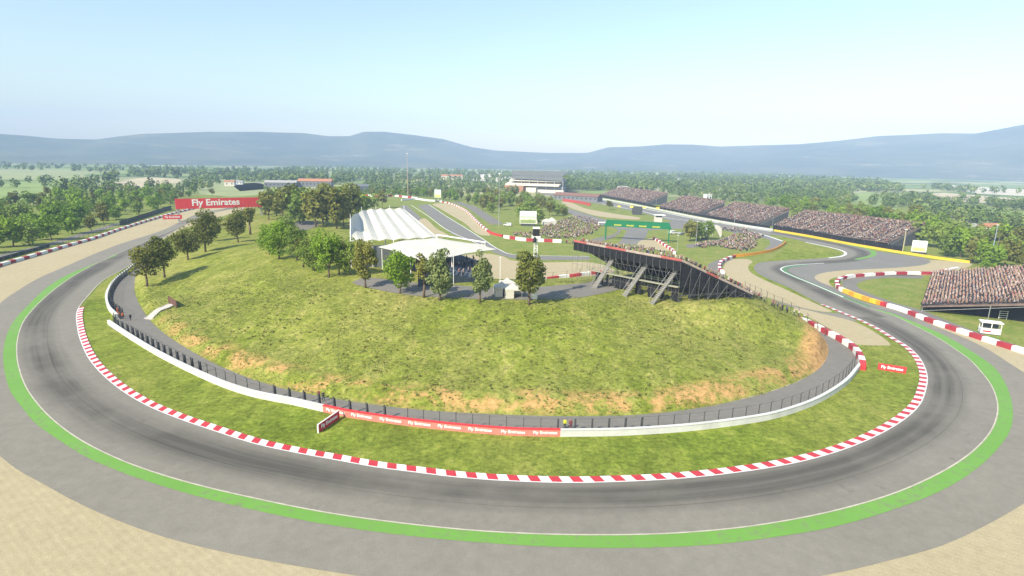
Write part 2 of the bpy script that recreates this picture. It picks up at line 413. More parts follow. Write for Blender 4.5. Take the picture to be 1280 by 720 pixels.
def text_mesh(s, h, m, depth=.03, bold=.02, width=None):
    key = (s, h, m.name, width)
    if key in _tc: return _tc[key]
    cu = bpy.data.curves.new('lettering', 'FONT'); cu.body = s; cu.size = 1; cu.align_x = 'CENTER'; cu.align_y = 'CENTER'
    cu.offset = bold*1.3; cu.extrude = .02; cu.resolution_u = 3
    o = bpy.data.objects.new('lettering', cu); C.objects.link(o); bpy.context.view_layer.update()
    me = bpy.data.meshes.new_from_object(o.evaluated_get(bpy.context.evaluated_depsgraph_get()))
    bpy.data.objects.remove(o); me.materials.clear(); me.materials.append(m)
    xs = [v.co.x for v in me.vertices]; ys = [v.co.y for v in me.vertices]; sy = h/(max(ys)-min(ys)); sx = sy if width is None else width/(max(xs)-min(xs))
    cx, cy = (max(xs)+min(xs))/2, (max(ys)+min(ys))/2
    for v in me.vertices: v.co = ((v.co.x-cx)*sx, (v.co.y-cy)*sy, v.co.z/.02*depth/2)
    _tc[key] = me; return me
def put_text(s, centre, right, up, h, m, parent=None, width=None, depth=.03):
    me = text_mesh(s, h, m, depth, width=width); r = Vector(right).normalized(); u = Vector(up).normalized(); n = r.cross(u)
    o = link('lettering', me, parent); Mw = Matrix(((r.x,u.x,n.x,centre[0]),(r.y,u.y,n.y,centre[1]),(r.z,u.z,n.z,centre[2]),(0,0,0,1)))
    o.matrix_local = Mw if parent is None else parent.matrix_basis.inverted() @ Mw
    return o
def part(name, mb, mats, root, smooth=False, label=None, kind=None):      # mesh collected in world coordinates, hung under its thing
    l = root.location; rz = root.rotation_euler.z; c, s = math.cos(-rz), math.sin(-rz); V = []
    for v in mb.v:
        x, y, z = v[0]-l.x, v[1]-l.y, v[2]-l.z; V.append((x*c-y*s, x*s+y*c, z))
    mb.v = V; o = mb.obj(name, mats, root, smooth, label)
    if kind: o['kind'] = kind
    return o

# ------------------------------------------------------------------ light and sky
SUN_EL = math.radians(40); SH = Vector((.66,.75,0)).normalized()          # ground direction the shadows take
sd = Vector((SH.x*math.cos(SUN_EL), SH.y*math.cos(SUN_EL), -math.sin(SUN_EL)))
sl = bpy.data.lights.new('sun', 'SUN'); sl.energy = 5.0; sl.angle = math.radians(.6); sl.color = (1, .91, .75)
so = bpy.data.objects.new('sun', sl); C.objects.link(so); so.rotation_euler = sd.to_track_quat('-Z', 'Y').to_euler(); so.location = (-100,-100,300)
w = bpy.data.worlds.new('World'); sc.world = w; w.use_nodes = True
bg = w.node_tree.nodes['Background']; sky = w.node_tree.nodes.new('ShaderNodeTexSky'); sky.sky_type = 'NISHITA'; sky.sun_disc = False
sky.sun_elevation = SUN_EL; sky.sun_rotation = math.atan2(-SH.x, -SH.y) % (2*math.pi); sky.air_density = 1.5; sky.dust_density = .8; sky.ozone_density = 2.5
w.node_tree.links.new(sky.outputs[0], bg.inputs[0]); bg.inputs[1].default_value = .132
sc.view_settings.view_transform = 'Standard'; sc.view_settings.look = 'None'; sc.view_settings.exposure = EXPOSURE; sc.view_settings.gamma = 1
sc.view_settings.use_curve_mapping = False
sc.cycles.max_bounces = 6; sc.cycles.diffuse_bounces = 3; sc.cycles.volume_bounces = 1; sc.cycles.transparent_max_bounces = 6
sc.cycles.use_denoising = True
# the air
hb = MB(); hb.box((0, 2480, 213), (11600, 6080, 430)); ho = hb.obj('haze', WHITE); tag(ho, kind='stuff', label='pale blue summer haze over the whole valley', cat='haze')
hm = bpy.data.materials.new('haze'); hm.use_nodes = True; nt = hm.node_tree; nt.nodes.clear()
out = nt.nodes.new('ShaderNodeOutputMaterial'); pv = nt.nodes.new('ShaderNodeVolumePrincipled'); nt.links.new(pv.outputs[0], out.inputs['Volume'])
pv.inputs['Color'].default_value = (.50,.67,1.0,1); pv.inputs['Density'].default_value = HZ; pv.inputs['Anisotropy'].default_value = -.25
ho.data.materials.clear(); ho.data.materials.append(hm)

# ------------------------------------------------------------------ ground, hill, mountains
gv = []; gx = [-5700,-4000,-2000,-1000,-500,-200,0,200,500,1000,2000,4000,5700]; gy = [-520,-200,0,100,200,350,500,750,1100,1600,2400,3600,4600,5450]
for y in gy:
    for x in gx: gv.append((x,y,0))
nx = len(gx); gf = [(j*nx+i, j*nx+i+1, (j+1)*nx+i+1, (j+1)*nx+i) for j in range(len(gy)-1) for i in range(nx-1)]
tag(link('ground', mesh_np('ground', gv, gf, MATS['ground'])), kind='structure')

FOOT = [(168,362),(170,371),(182,393),(196,409),(226,431),(280,460),(340,482),(420,499),(500,510),(560,515),(640,519),(720,520.5),(800,518.5),(880,509),(940,496),(985,482),(1020,464),(1034,446),(1033,428),(1018,411),(1002,400),
        (985,391),(966,382),(945,372),(922,358),(895,346),(855,340),(800,341),(760,347),(700,353),(640,354),(592,349),(574,330),(556,310),(522,292),(490,277),(445,263),(400,257),(350,259),(318,266),(290,273),(266,281),(240,295),(212,312),(186,329),(170,345)]
footP = curve(FOOT, 0, 1.5, True); FP = np.array([(p.x, p.y) for p in footP])
def foot_dist(X, Y):                            # signed distance, positive inside
    X = np.asarray(X, float); Y = np.asarray(Y, float); sh = X.shape; X = X.ravel(); Y = Y.ravel()
    A = FP; B = np.roll(FP, -1, 0); D = np.full(X.shape, 1e9); ins = np.zeros(X.shape, bool)
    for (ax, ay), (bx, by) in zip(A, B):
        dx, dy = bx-ax, by-ay; l = dx*dx+dy*dy+1e-9
        t = np.clip(((X-ax)*dx+(Y-ay)*dy)/l, 0, 1); D = np.minimum(D, (X-ax-t*dx)**2+(Y-ay-t*dy)**2)
        ins ^= ((ay > Y) != (by > Y)) & (X < (bx-ax)*(Y-ay)/(by-ay+1e-12)+ax)
    return np.where(ins, np.sqrt(D), -np.sqrt(D)).reshape(sh)
def vnoise(X, Y, s, seed=0):
    r = np.random.default_rng(seed).random((128,128)); x = X/s+500; y = Y/s+500
    xi = np.floor(x).astype(int); yi = np.floor(y).astype(int); fx = x-xi; fy = y-yi; fx = fx*fx*(3-2*fx); fy = fy*fy*(3-2*fy)
    q = lambda a, b: r[a % 128, b % 128]
    return (q(xi,yi)*(1-fx)+q(xi+1,yi)*fx)*(1-fy)+(q(xi,yi+1)*(1-fx)+q(xi+1,yi+1)*fx)*fy-.5
HH = 9.0
def smooth(t): t = np.clip(t, 0, 1); return t*t*(3-2*t)
def hill_h(X, Y, D=None):
    X = np.asarray(X, float); Y = np.asarray(Y, float)
    if D is None: D = foot_dist(X, Y)
    right = smooth((X-58)/14)*smooth((135-Y)/20)
    bk = 1.7+2.6*right
    H2 = HH-6.2*smooth((Y-185)/90)
    W = 46-25*smooth((X-28)/20)*smooth((Y-114)/12)
    h = bk*smooth((D+.2)/(3.2))+(H2-bk)*smooth(D/W)**.85
    n = vnoise(X,Y,14,1)*.9+vnoise(X,Y,5,2)*.42+vnoise(X,Y,2,3)*.2
    return np.where(D > 0, h+n*smooth(D/5)*(.4+.6*smooth((46-D)/30)), -.25)
gx0, gx1, gy0, gy1, st = FP[:,0].min()-3, FP[:,0].max()+3, FP[:,1].min()-3, FP[:,1].max()+3, 1.1
xs = np.arange(gx0, gx1, st); ys_ = [gy0]
while ys_[-1] < gy1: ys_.append(ys_[-1]+st*max(1, (ys_[-1]-110)/60))
ys = np.array(ys_); GX, GY = np.meshgrid(xs, ys); GD = foot_dist(GX, GY); GZ = hill_h(GX, GY, GD)
keep = GD > -1.6; idx = -np.ones(GX.shape, int)
cells = keep[:-1,:-1] & keep[1:,:-1] & keep[:-1,1:] & keep[1:,1:]
used = np.zeros(GX.shape, bool)
for a, b in ((slice(0,-1),slice(0,-1)),(slice(1,None),slice(0,-1)),(slice(0,-1),slice(1,None)),(slice(1,None),slice(1,None))): used[a,b] |= cells
idx[used] = np.arange(used.sum()); V = np.stack([GX[used], GY[used], GZ[used]], 1)
jj, ii = np.nonzero(cells); Fq = np.stack([idx[jj,ii], idx[jj,ii+1], idx[jj+1,ii+1], idx[jj+1,ii]], 1)
hme = mesh_np('hill', V, Fq, MATS['hill_grass'], smooth=True)
VX, VY, VD = GX[used], GY[used], GD[used]
bank = smooth(VD/1.0)*smooth((6.4-VD)/3.2)*smooth((150-VY)/40)
right = smooth((VX-56)/7)*smooth((141-VY)/9)
cut = smooth((6.0-VD)/1.8)*right
at = hme.attributes.new('bank', 'FLOAT', 'POINT'); at.data.foreach_set('value', bank.astype(np.float32))
at = hme.attributes.new('cut', 'FLOAT', 'POINT'); at.data.foreach_set('value', cut.astype(np.float32))
tag(link('hill', hme), kind='structure')
def hz1(x, y): return float(hill_h(np.array([x]), np.array([y]))[0]) 
HXS, HYS = xs, ys
def hz(x, y):                                   # quick bilinear look-up
    if not (HXS[0] < x < HXS[-1] and HYS[0] < y < HYS[-1]): return 0.
    i = int((x-HXS[0])/st); j = int(np.searchsorted(HYS, y))-1; i = min(i, len(HXS)-2); j = min(max(j,0), len(HYS)-2)
    fx = (x-HXS[i])/(HXS[i+1]-HXS[i]); fy = (y-HYS[j])/(HYS[j+1]-HYS[j])
    z = (GZ[j,i]*(1-fx)+GZ[j,i+1]*fx)*(1-fy)+(GZ[j+1,i]*(1-fx)+GZ[j+1,i+1]*fx)*fy
    return max(0., float(z))
def GH(px, py):                                 # first hit of a sight line with hill or ground
    d = ray(px, py); t0 = (13-CAMH)/d.z; t1 = -CAMH/d.z; n = 260
    for k in range(n+1):
        t = t0+(t1-t0)*k/n; p = EYE+d*t
        if p.z <= hz(p.x, p.y): return Vector((p.x, p.y, hz(p.x, p.y)))
    p = EYE+d*t1; return Vector((p.x, p.y, 0))
def drape(name, pts, m, up=.06, maxe=3., smooth_=True):
    P = [GH(x, y) for x, y in pts]; P = [Vector((p.x,p.y,0)) for p in P]
    P = catmull(P, 3, True) if smooth_ else P
    tri = tessellate_polygon([P]); bm = bmesh.new(); vs = [bm.verts.new(p) for p in P]
    for t in tri:
        try: bm.faces.new([vs[i] for i in t])
        except ValueError: pass
    for _ in range(8):
        le = [e for e in bm.edges if e.calc_length() > maxe]
        if not le: break
        bmesh.ops.subdivide_edges(bm, edges=le, cuts=1); bmesh.ops.triangulate(bm, faces=bm.faces)
    for v in bm.verts: v.co.z = hz(v.co.x, v.co.y)+up
    for f in bm.faces:
        f.normal_update()
        if f.normal.z < 0: f.normal_flip()
    me = bpy.data.meshes.new(name); bm.to_mesh(me); bm.free(); me.materials.append(m)
    return tag(link(name, me), kind='structure')

RIDGE = [(-400,160),(-200,163),(0,166),(30,168),(70,172),(120,173),(150,169),(178,166),(215,165),(260,163.5),(320,163.5),(350,164.5),(378,165),(410,169),(437,169),(455,163.5),(480,163.5),(520,168),(555,173),(590,183),(620,187),(680,190),(735,190),(760,183),(800,182),(830,179.5),(865,179.5),(900,182),(950,180.5),(1000,179),(1050,174.5),(1100,168.5),(1130,167.5),(1180,165),(1220,165.5),(1260,158),(1280,154),(1400,140),(1600,150)]
az = []; el = []
for x, y in RIDGE:
    d = ray(x, y); az.append(math.atan2(d.x, d.y)); el.append(d.z/math.hypot(d.x, d.y))
R0 = 4150
def mountains():
    na, nr = 420, 36; A = np.linspace(-1.05, 1.05, na); Rr = np.concatenate([np.linspace(2700, R0, 26), np.linspace(R0+120, 5400, 10)])
    E = np.interp(A, az, el)
    Hr = CAMH+R0*E; V = []
    AA, RR = np.meshgrid(A, Rr); X = RR*np.sin(AA); Y = RR*np.cos(AA)
    t = np.clip((RR-2700)/(R0-2700), 0, 1); prof = .08*smooth(t/.35)+.92*t**1.9
    prof = np.where(RR > R0, 1-(RR-R0)/(5400-R0)*.8, prof)
    nz = vnoise(X,Y,560,5)+.5*vnoise(X,Y,260,6)+.25*vnoise(X,Y,120,7)
    amp = np.where(RR < R0, (np.sin(np.clip(t,0,1)*math.pi)**1.0)*.46, 0)
    Z = Hr[None]*prof*(1+amp*nz*1.2)-6
    Z = np.minimum(Z, CAMH+RR*(E[None])*.985+0*Z) if False else Z
    # front slopes must not top the skyline
    lim = CAMH+RR*E[None]-1; Z = np.where(RR < R0, np.minimum(Z, lim), Z)
    V = np.stack([X.ravel(), Y.ravel(), Z.ravel()], 1); nr = len(Rr)
    j, i = np.meshgrid(np.arange(nr-1), np.arange(na-1), indexing='ij'); k = (j*na+i).ravel()
    Fq = np.stack([k, k+1, k+1+na, k+na], 1)
    m, nt, b, o = nodes_of('mountain_slopes'); p = pos(nt)
    n1 = noise(nt, p, .0028, 6, .65); mp = N(nt, 'ShaderNodeMapping'); L(nt, p, mp.inputs['Vector']); mp.inputs['Scale'].default_value = (.6,.6,7)
    n2 = noise(nt, mp.outputs['Vector'], .006, 5, .7)
    c = mix(nt, ramp(nt, n1, [(.40, g3(0)), (.62, g3(1))]), (.035,.055,.03), (.085,.095,.05))
    c = mix(nt, ramp(nt, n2, [(.57, g3(0)), (.70, g3(.6))]), c, (.36,.32,.22))
    L(nt, c, b.inputs['Base Color']); b.inputs['Roughness'].default_value = 1; MATS['mountain'] = m
    tag(link('mountains', mesh_np('mountains', V, Fq, m, smooth=True)), kind='structure')
mountains()

# ------------------------------------------------------------------ the corner: track, run-off, gravel, kerb, lines
INNER = [(300,256),(276,262),(250,272),(215,291),(185,312),(160,333),(130,350),(110,370),(97,388),(97,410),(102.5,430),(112.5,450),(130,470),(155,490),(185,507.5),(225,524),(260,536),(320,555),(370,566),(420,575),(470,584),(520,590.5),(570,596.5),(640,601.5),(715,603.5),(765,602.5),(815,600.5),(865,597),(915,591.5),(960,585),(1010,575),(1060,560),(1105,540),(1135,520.5),(1150,505),(1157,487),(1159,472),(1156,460),(1149,447),(1136,434),(1120,424),(1100,411.5),(1080,401.5),(1060,393),(1030,381)]
OUTER = [(318,256),(290,261),(262,267),(240,276),(217,287),(175,305),(147,317),(115,332),(90,346),(65,364),(45,382),(30,400),(22,420),(20,442),(24,465),(33,487),(49,509),(67,527),(92,546),(120,562),(160,580),(213,598),(267,612.5),(320,624.5),(370,635),(420,644),(480,652.5),(535,659),(600,665),(680,669),(760,670),(830,668.5),(900,663.5),(960,656),(1038,641),(1115,619),(1178,591),(1217,565),(1240,539),(1248,516),(1247,500),(1240,482),(1228,466),(1213,450),(1192,435),(1170,421),(1145,408),(1120,396),(1086,384.5),(1049,370)]
GOUT = [(147,319),(140,321.5),(110,333),(82,345),(57,361),(37,380),(17,402),(7,424),(4,445),(7,470),(14,491),(28,510),(44,529),(67,546),(105,570),(150,590),(200,607),(253,622.5),(320,638.5),(370,649),(420,658),(500,669),(600,678.5),(680,683.5),(760,685.5),(830,684.5),(900,680.5),(960,673),(1038,660),(1115,638),(1178,613),(1217,589),(1248,560),(1263,537),(1266,515),(1262,493),(1253,473),(1240,457),(1220,443),(1196,428),(1172,415.5),(1140,402),(1115,392),(1088,385)]
REDGE = [(330,255),(305,258),(280,261),(250,266.5),(230,275),(200,289),(150,305),(112,320),(75,336),(50,347),(25,361.5),(0,379),(-26,408),(-42,440),(-44,480),(-34,520),(-8,562),(20,586),(50,603),(100,630),(150,652),(207,672),(260,686),(317,698),(440,719),(560,733),(700,742),(850,740),(960,730),(1038,718),(1115,700),(1178,682),(1232,657),(1282,628),(1320,597),(1340,560),(1337,525),(1315,492),(1280,466),(1260,453),(1235,437),(1210,424.5),(1172,409),(1140,394.5),(1115,386)]
innerP, outerP, goutP, redgeP = (curve(c, 0, 1.6) for c in (INNER, OUTER, GOUT, REDGE))
# gravel trap round the outside
gl = [G(x,y) for x,y in [(330,254.5),(300,256),(275,258),(250,260),(220,267),(190,275),(150,288),(110,301),(60,315),(30,323),(0,332),(-60,352),(-150,386)]]
gfar = [Vector(p) for p in [(-190,120,0),(-165,70,0),(-110,25,0),(-40,8,0),(40,8,0),(110,30,0),(150,60,0),(158,95,0)]]
gr = [G(x,y) for x,y in [(1330,462),(1280,440.5),(1250,431),(1216,420.5),(1188,410.5),(1162,402),(1141,393.5),(1120,387.5)]]
trackpoly = list(gl)+gfar+gr
sheet_poly('gravel_trap', trackpoly+list(reversed(redgeP[::3])) if False else trackpoly+[G(1085,384),G(1000,440),G(800,600),G(400,590),G(100,480),G(70,400),G(130,340),G(230,285)], .012, MATS['gravel'])
ribbon('asphalt_runoff', outerP, redgeP, .034, MATS['runoff_asphalt'])
ribbon('road', innerP, outerP, .052, MATS['track_asphalt'])
def u_at(px, py):
    q = G(px, py); u = 0; best = (1e9, 0)
    for a_, b_ in zip(innerP[:-1], innerP[1:]):
        best = min(best, ((a_-q).length, u)); u += (b_-a_).length
    return best[1]
ls_ = MATS['track_asphalt'].node_tree.nodes['line_shift']; ls_.inputs['From Min'].default_value = u_at(98,395); ls_.inputs['From Max'].default_value = u_at(640,601)
ribbon('green_runoff_paint', [G(*p) for p in []] or [p for p in outerP if PX(p)[1] > 318 and not (PX(p)[0] > 1080 and PX(p)[1] < 385.5)], goutP, .064, GREENP)
CREAM = mat('worn_line_paint', (.46,.43,.33), .8, .25, .6)
line('white_edge_line', offset(outerP, .12), .20, .078, CREAM)
KI = [p for p in innerP if PX(p)[1] > 384 or PX(p)[0] > 640]
ki = [p for p in KI if not (PX(p)[0] < 640 and PX(p)[1] < 384)]
kw = offset(ki, 1.25)
ribbon('kerb', offset(ki, -.1), kw, .06, MATS['kerb_paint'], zb=.15)
line('white_edge_line', [p for p in innerP if PX(p)[0] < 640 and PX(p)[1] < 386], .24, .078, CREAM)

BAR_R = [(1076,459),(1072,463),(1060,478),(1045,490),(1020,504.5),(995,514.5),(960,524.5),(910,532.5),(860,538.5),(815,542),(765,544.5),(700,545.3)]
BAR_RED = [(700,545.3),(640,544),(570,538.5),(495,530),(432,520.5),(405,514.5)]
BAR_L = [(405,514.5),(370,506.5),(320,496.5),(287,486.5),(250,471),(200,446),(162,423),(136,405.5)]
BAR_LL = [(147,398),(137,388),(133.5,376),(136,365),(145,352),(160,340),(176,326)]
barR, barRed, barL, barLL = (curve(c, 0, 1.4) for c in (BAR_R, BAR_RED, BAR_L, BAR_LL))
allbar = curve(BAR_LL[::-1]+BAR_L[::-1]+BAR_RED[::-1][1:]+BAR_R[::-1][1:], 0, 1.6)
# verge between kerb and barrier, and the service path at the foot of the hill
sheet_poly('grass_verge', [G(x,y) for x,y in [(176,322)]]+[p for p in offset(innerP[::2], .8) if PX(p)[1] > 322 or PX(p)[0] > 640][:-4]+[G(1040,386),G(992,383),G(970,377),G(985,391)]+[G(x,y) for x,y in [(1034,417),(1064,433),(1077,455)]]+[p for p in allbar[::-1]], .024, MATS['verge_grass'])
sheet_poly('path', [p for p in allbar]+curve([(1077,452),(1066,434),(1041,419),(1011,404),(985,391)],0,2)+[p for p in curve(FOOT[:21], 0, 2)][::-1]+[G(172,345),G(188,328)], .046, MATS['path_asphalt'])

# ------------------------------------------------------------------ the far part of the circuit
fa = MATS['far_asphalt']
pxpoly('asphalt_runoff', [(955,291),(968,289.8),(1007,297),(1060,306.5),(1096,314),(1152,322),(1161,325),(1163,328),(1152,331.5),(1124,334.5),(1087,336.5),(1049,338.5),(1026,342),(1018,347),(1026,353),(1043,359.5),(1052,365),(1076,376),(1104,386.5),(1122,389.5),(1140,394.5),(1140,401),(1125,400),(1105,400),(1085,396),(1062,393.5),(1049,389.5),(1011,371.5),(983,358.5),(955,346),(944,339),(942.5,333),(949,328.7),(964,326.7),(992,325.3),(1030,323.5),(1051,321),(1058.5,317.5),(1054,313.2),(1036,308.3),(1007,302.3),(981,296.2)], .038, fa)
TRK = [(1085,396.5),(1040,376.5),(1000,356),(975,343),(966,336.5),(972,331.5),(990,328.5),(1025,326.5),(1056,324),(1071,319.5),(1068,313),(1040,305.5),(1000,297.5),(962,290.5)]
tk = curve(TRK, 0, 2.)
ribbon('road', offset(tk, 5.6), offset(tk, -5.6), .056, MATS['track_asphalt'])
line('white_edge_line', curve([(1054,371.5),(1020,357),(992,345.5),(979,339.5),(976,336.5),(981,333.5),(993,331.5),(1010,330.3),(1030,329.2)],0,2), .55, .078, WHITE)
line('green_runoff_paint', curve([(1086,383.5),(1049,369),(1020,356.6),(993,346),(983,340.5),(980.5,337.2),(985,334.4),(996,332.2),(1010,331)],0,2), 1.6, .07, DGREENP)
line('green_runoff_paint', curve([(1062,306.5),(1082,310.5),(1092,315.5),(1089,320),(1070,324.5)],0,2), 2.2, .07, GREENP)
line('kerb', curve([(1007,303),(1036,309),(1053,313.7),(1057,317.5),(1051,320.6),(1036,322.6)],0,2), 1.2, .082, WHITE)
pxpoly('grass_verge', [(944,326.5),(958,325),(972,318),(981,310),(983,302),(980,297),(1007,302.4),(1036,308.4),(1053.5,313.4),(1057.5,317.4),(1051,320.8),(1030,323.2),(992,325)], .03, MATS['verge_grass'])
gm = MATS['gravel']
pxpoly('gravel_trap', [(917,324),(934,324),(941,328),(938.5,332),(938,336),(946,344),(974,358),(1011,375),(1040,390),(1030,390),(992,382),(970,375),(946,368),(927,356),(908,344),(904,335)], .03, gm)
pxpoly('gravel_trap', [(992,384),(1022,391),(1067,402),(1096,417),(1113,432),(1090,432),(1071,431),(1049,418),(1021,402),(1002,392)], .034, gm)
pxpoly('asphalt_runoff', [(962,373),(992,382),(1030,390.5),(1048,391.5),(1072,402),(1062,401),(1022,391.5),(990,384)], .032, MATS['runoff_asphalt'])
line('grass_verge', curve([(1049,391),(1011,373.5),(983,360.5),(955,348),(941.5,340),(939.5,332),(946,327.5)],0,2), 2.2, .041, MATS['verge_grass'])
line('grass_verge', curve([(1076,402),(1100,414.5),(1118,427),(1130,440)],0,2), 3.0, .044, MATS['verge_grass'])
pxpoly('gravel_trap', [(1018,347),(1026,342),(1049,338.5),(1087,336.5),(1124,334.5),(1152,331.5),(1163,328),(1161,325),(1175,325.5),(1212,329),(1196,338),(1165,343.5),(1094,345),(1058,349),(1048,354),(1043,359),(1026,353)], .03, gm)
pxpoly('grass_verge', [(1036,352),(1042,347.5),(1052,346),(1060,346.5),(1048,352),(1049,360),(1043,359)], .036, MATS['verge_grass'])
pxpoly('path', [(1052,354),(1060,348.5),(1075,346.5),(1110,344),(1150,344),(1152,348),(1114,347),(1084,350),(1071,355.5),(1076,362),(1095,370),(1118,378.5),(1150,387),(1190,403),(1240,422),(1290,438),(1290,444),(1230,426),(1180,408),(1140,392),(1106,383),(1075,372)], .03, MATS['path_asphalt'])
# start-finish straight and everything along it
pxpoly('road', [(640,235),(672,236),(704,242),(751,249.5),(805,260),(869,273),(930,283.5),(968,289),(962,295),(932,286),(901,279),(842,277),(805,266.5),(752,255.5),(700,247),(650,238)], .03, fa, False)
line('white_edge_line', curve([(700,243.3),(751,250),(805,260.6),(869,273.4),(930,284),(964,289.3)],0,4), 1.6, .05, WHITE)
line('white_edge_line', curve([(752,254.6),(805,265),(842,273.5),(905,279.5)],0,4), .9, .05, WHITE)
line('white_edge_line', curve([(948,292),(962,296),(978,301.5)],0,3), 1.3, .07, WHITE)
pxpoly('road', [(704,262),(711,261),(756,274.5),(800,279),(842,277),(905,280),(958,293.5),(978,302),(977,308),(966,314.5),(955,312),(963,306),(962,300),(945,295),(900,287),(850,286),(810,288),(808,296),(796,306),(773,305),(784,288),(760,283),(730,277)], .034, fa, False)
pxpoly('gravel_trap', [(703,252),(712,253),(734,261),(770,267.5),(799,272),(795,274.5),(752,271),(728,265),(711,259)], .04, gm)
pxpoly('gravel_trap', [(803,300),(815,298),(828,303),(843,314),(830,313.5),(817,311),(799,308)], .04, gm)
pxpoly('path', [(737,301),(748,297),(763,294),(772,288.5),(769,283),(774,284),(776,289),(768,296),(755,301),(742,304)], .036, MATS['path_asphalt'])
pxpoly('path', [(858,306),(880,303),(900,299),(914,294.5),(915,289.5),(903,286.5),(905,285.5),(918,288.5),(919,294.5),(905,301),(880,307),(862,310)], .04, MATS['path_asphalt'])
pxpoly('path', [(884,334),(892,327),(905,323),(918,320.5),(917,323.5),(906,329),(902,336),(905,345),(897,342)], .04, MATS['path_asphalt'])
# infield track behind the white roofed stands
pxpoly('road', [(522,257),(535,255.4),(557,270.5),(580,284.5),(602,298.5),(623,312),(640,318),(676,319.8),(737,321),(737,325),(676,325.3),(640,323),(620,317),(602,307),(565,292.5),(541,273)], .03, fa, False)
pxpoly('road', [(500,257),(508,256.5),(524,270),(540,290),(552,303),(545,303),(527,286)], .03, fa, False)
line('white_edge_line', curve([(536,255.5),(558,270.5),(581,284.5),(603,298.5),(624,312),(640,318),(676,319.5),(737,320.8)],0,3), .5, .05, WHITE)
line('white_edge_line', curve([(514,256.5),(535,270),(560,288),(600,306)],0,3), .5, .05, WHITE)
pxpoly('gravel_trap', [(544,254.5),(561,254.6),(584,266),(597,280),(611,295),(602,294.2),(580,278.5),(554,263)], .036, gm)
pxpoly('gravel_trap', [(524,275),(530,273),(545,285),(560,296),(552,297)], .036, gm)
pxpoly('gravel_trap', [(570,321),(606,317),(629,320.5),(640,325.5),(676,328),(737,328),(766,336),(760,344),(700,351),(640,352),(600,350),(586,335)], .034, gm)
line('path', curve([(570,252.5),(588,258.5),(606,270),(622,280.5)],0,3), 9, .03, MATS['path_asphalt'])
# paths and paved ground on the hill
drape('path', [(440,353),(470,362),(520,370),(570,373),(620,374.5),(670,375),(715,373),(762,365),(790,356),(775,347),(735,353),(700,357),(640,360),(560,356),(500,352),(455,347)], MATS['path_asphalt'])
drape('path', [(366,280),(380,276),(396,278),(394,284),(378,288)], MATS['path_asphalt'])
# fields far out
DRYF = mat('dry_field', (.46,.39,.25), 1, .2, .02); GRF = mat('green_field', (.22,.29,.085), 1, .2, .02); PALEF = mat('pale_field', (.52,.47,.36), 1, .15, .01); MIDF = mat('mid_field', (.27,.30,.13), 1, .2, .02)
for pts, m_ in (([(128,236),(135,229),(165,224),(185,221),(225,224),(228,228),(196,231),(180,236),(150,239)], DRYF),
                ([(-30,262),(-30,229),(60,226),(108,230),(80,240),(60,252)], GRF), ([(-30,224),(-30,212),(70,211),(120,214),(100,221),(60,225)], MIDF),
                ([(245,233),(285,223),(335,231),(333,243),(290,246),(250,243)], MIDF), ([(288,230),(325,228),(338,236),(300,239)], MATS['far_asphalt']),
                ([(410,218),(440,214),(480,216),(470,222),(430,223)], GRF), ([(580,222),(640,221),(650,226),(600,228)], PALEF),
                ([(1128,243),(1180,241),(1300,250),(1300,257),(1200,252),(1140,249)], DRYF), ([(1150,257),(1210,256),(1300,268),(1300,280),(1240,274),(1190,266)], GRF),
                ([(1210,262),(1300,278),(1300,290),(1240,285),(1190,272),(1150,270),(1150,264)], MIDF), ([(1140,271),(1190,273),(1250,286),(1300,296),(1300,300),(1230,292),(1170,279)], DRYF),
                ([(1180,231),(1300,238),(1300,246),(1220,242)], PALEF), ([(790,226),(840,223),(880,227),(840,230)], PALEF), ([(1040,243),(1090,240),(1130,250),(1120,262),(1060,252)], GRF)):
    pxpoly('field', pts, .012, m_, False, 30)

# ------------------------------------------------------------------ barriers and catch fences of the corner
def barrier(name, label, P, h, t, m, cat='barrier'):
    o = thing(name, label, cat, (P[0].x, P[0].y, 0))
    part('wall', wall_mesh(P, h, t), m, o)
    cp = wall_mesh([p+Vector((0,0,h)) for p in P], .09, t+.14); part('coping', cp, m, o)
    return o
barrier('concrete_barrier', 'long white concrete barrier curving round the right foot of the grassy hill', barR, 1.05, .45, BARR)
barrier('concrete_barrier', 'low white concrete barrier along the left foot of the hill below dark fence posts', barL, 1.05, .45, BARR)
barrier('concrete_barrier', 'short white barrier section bending away at the far left end of the service path', barLL, 1.05, .45, BARR)
rb = thing('advertising_barrier', 'red barrier with repeated white Fly Emirates lettering below the grassy hill', 'barrier', (barRed[0].x, barRed[0].y, 0))
part('wall', wall_mesh(barRed, 1.1, .42), FACEDRED, rb)
part('coping', wall_mesh([p+Vector((0,0,1.1)) for p in barRed], .12, .5), BANNER, rb)
rl = resample(barRed, .25); tot = len(rl)
for k in range(8):
    i = int((k+.5)/8*(tot-1)); p = rl[i]; t = (rl[max(0,i-5)]-rl[min(tot-1,i+5)]).normalized()
    nrm = Vector((t.y, -t.x, 0)); 
    put_text('Fly Emirates', (p.x+nrm.x*.235, p.y+nrm.y*.235, .6), t, (0,0,1), .62, LWHITE, rb, width=3.6)

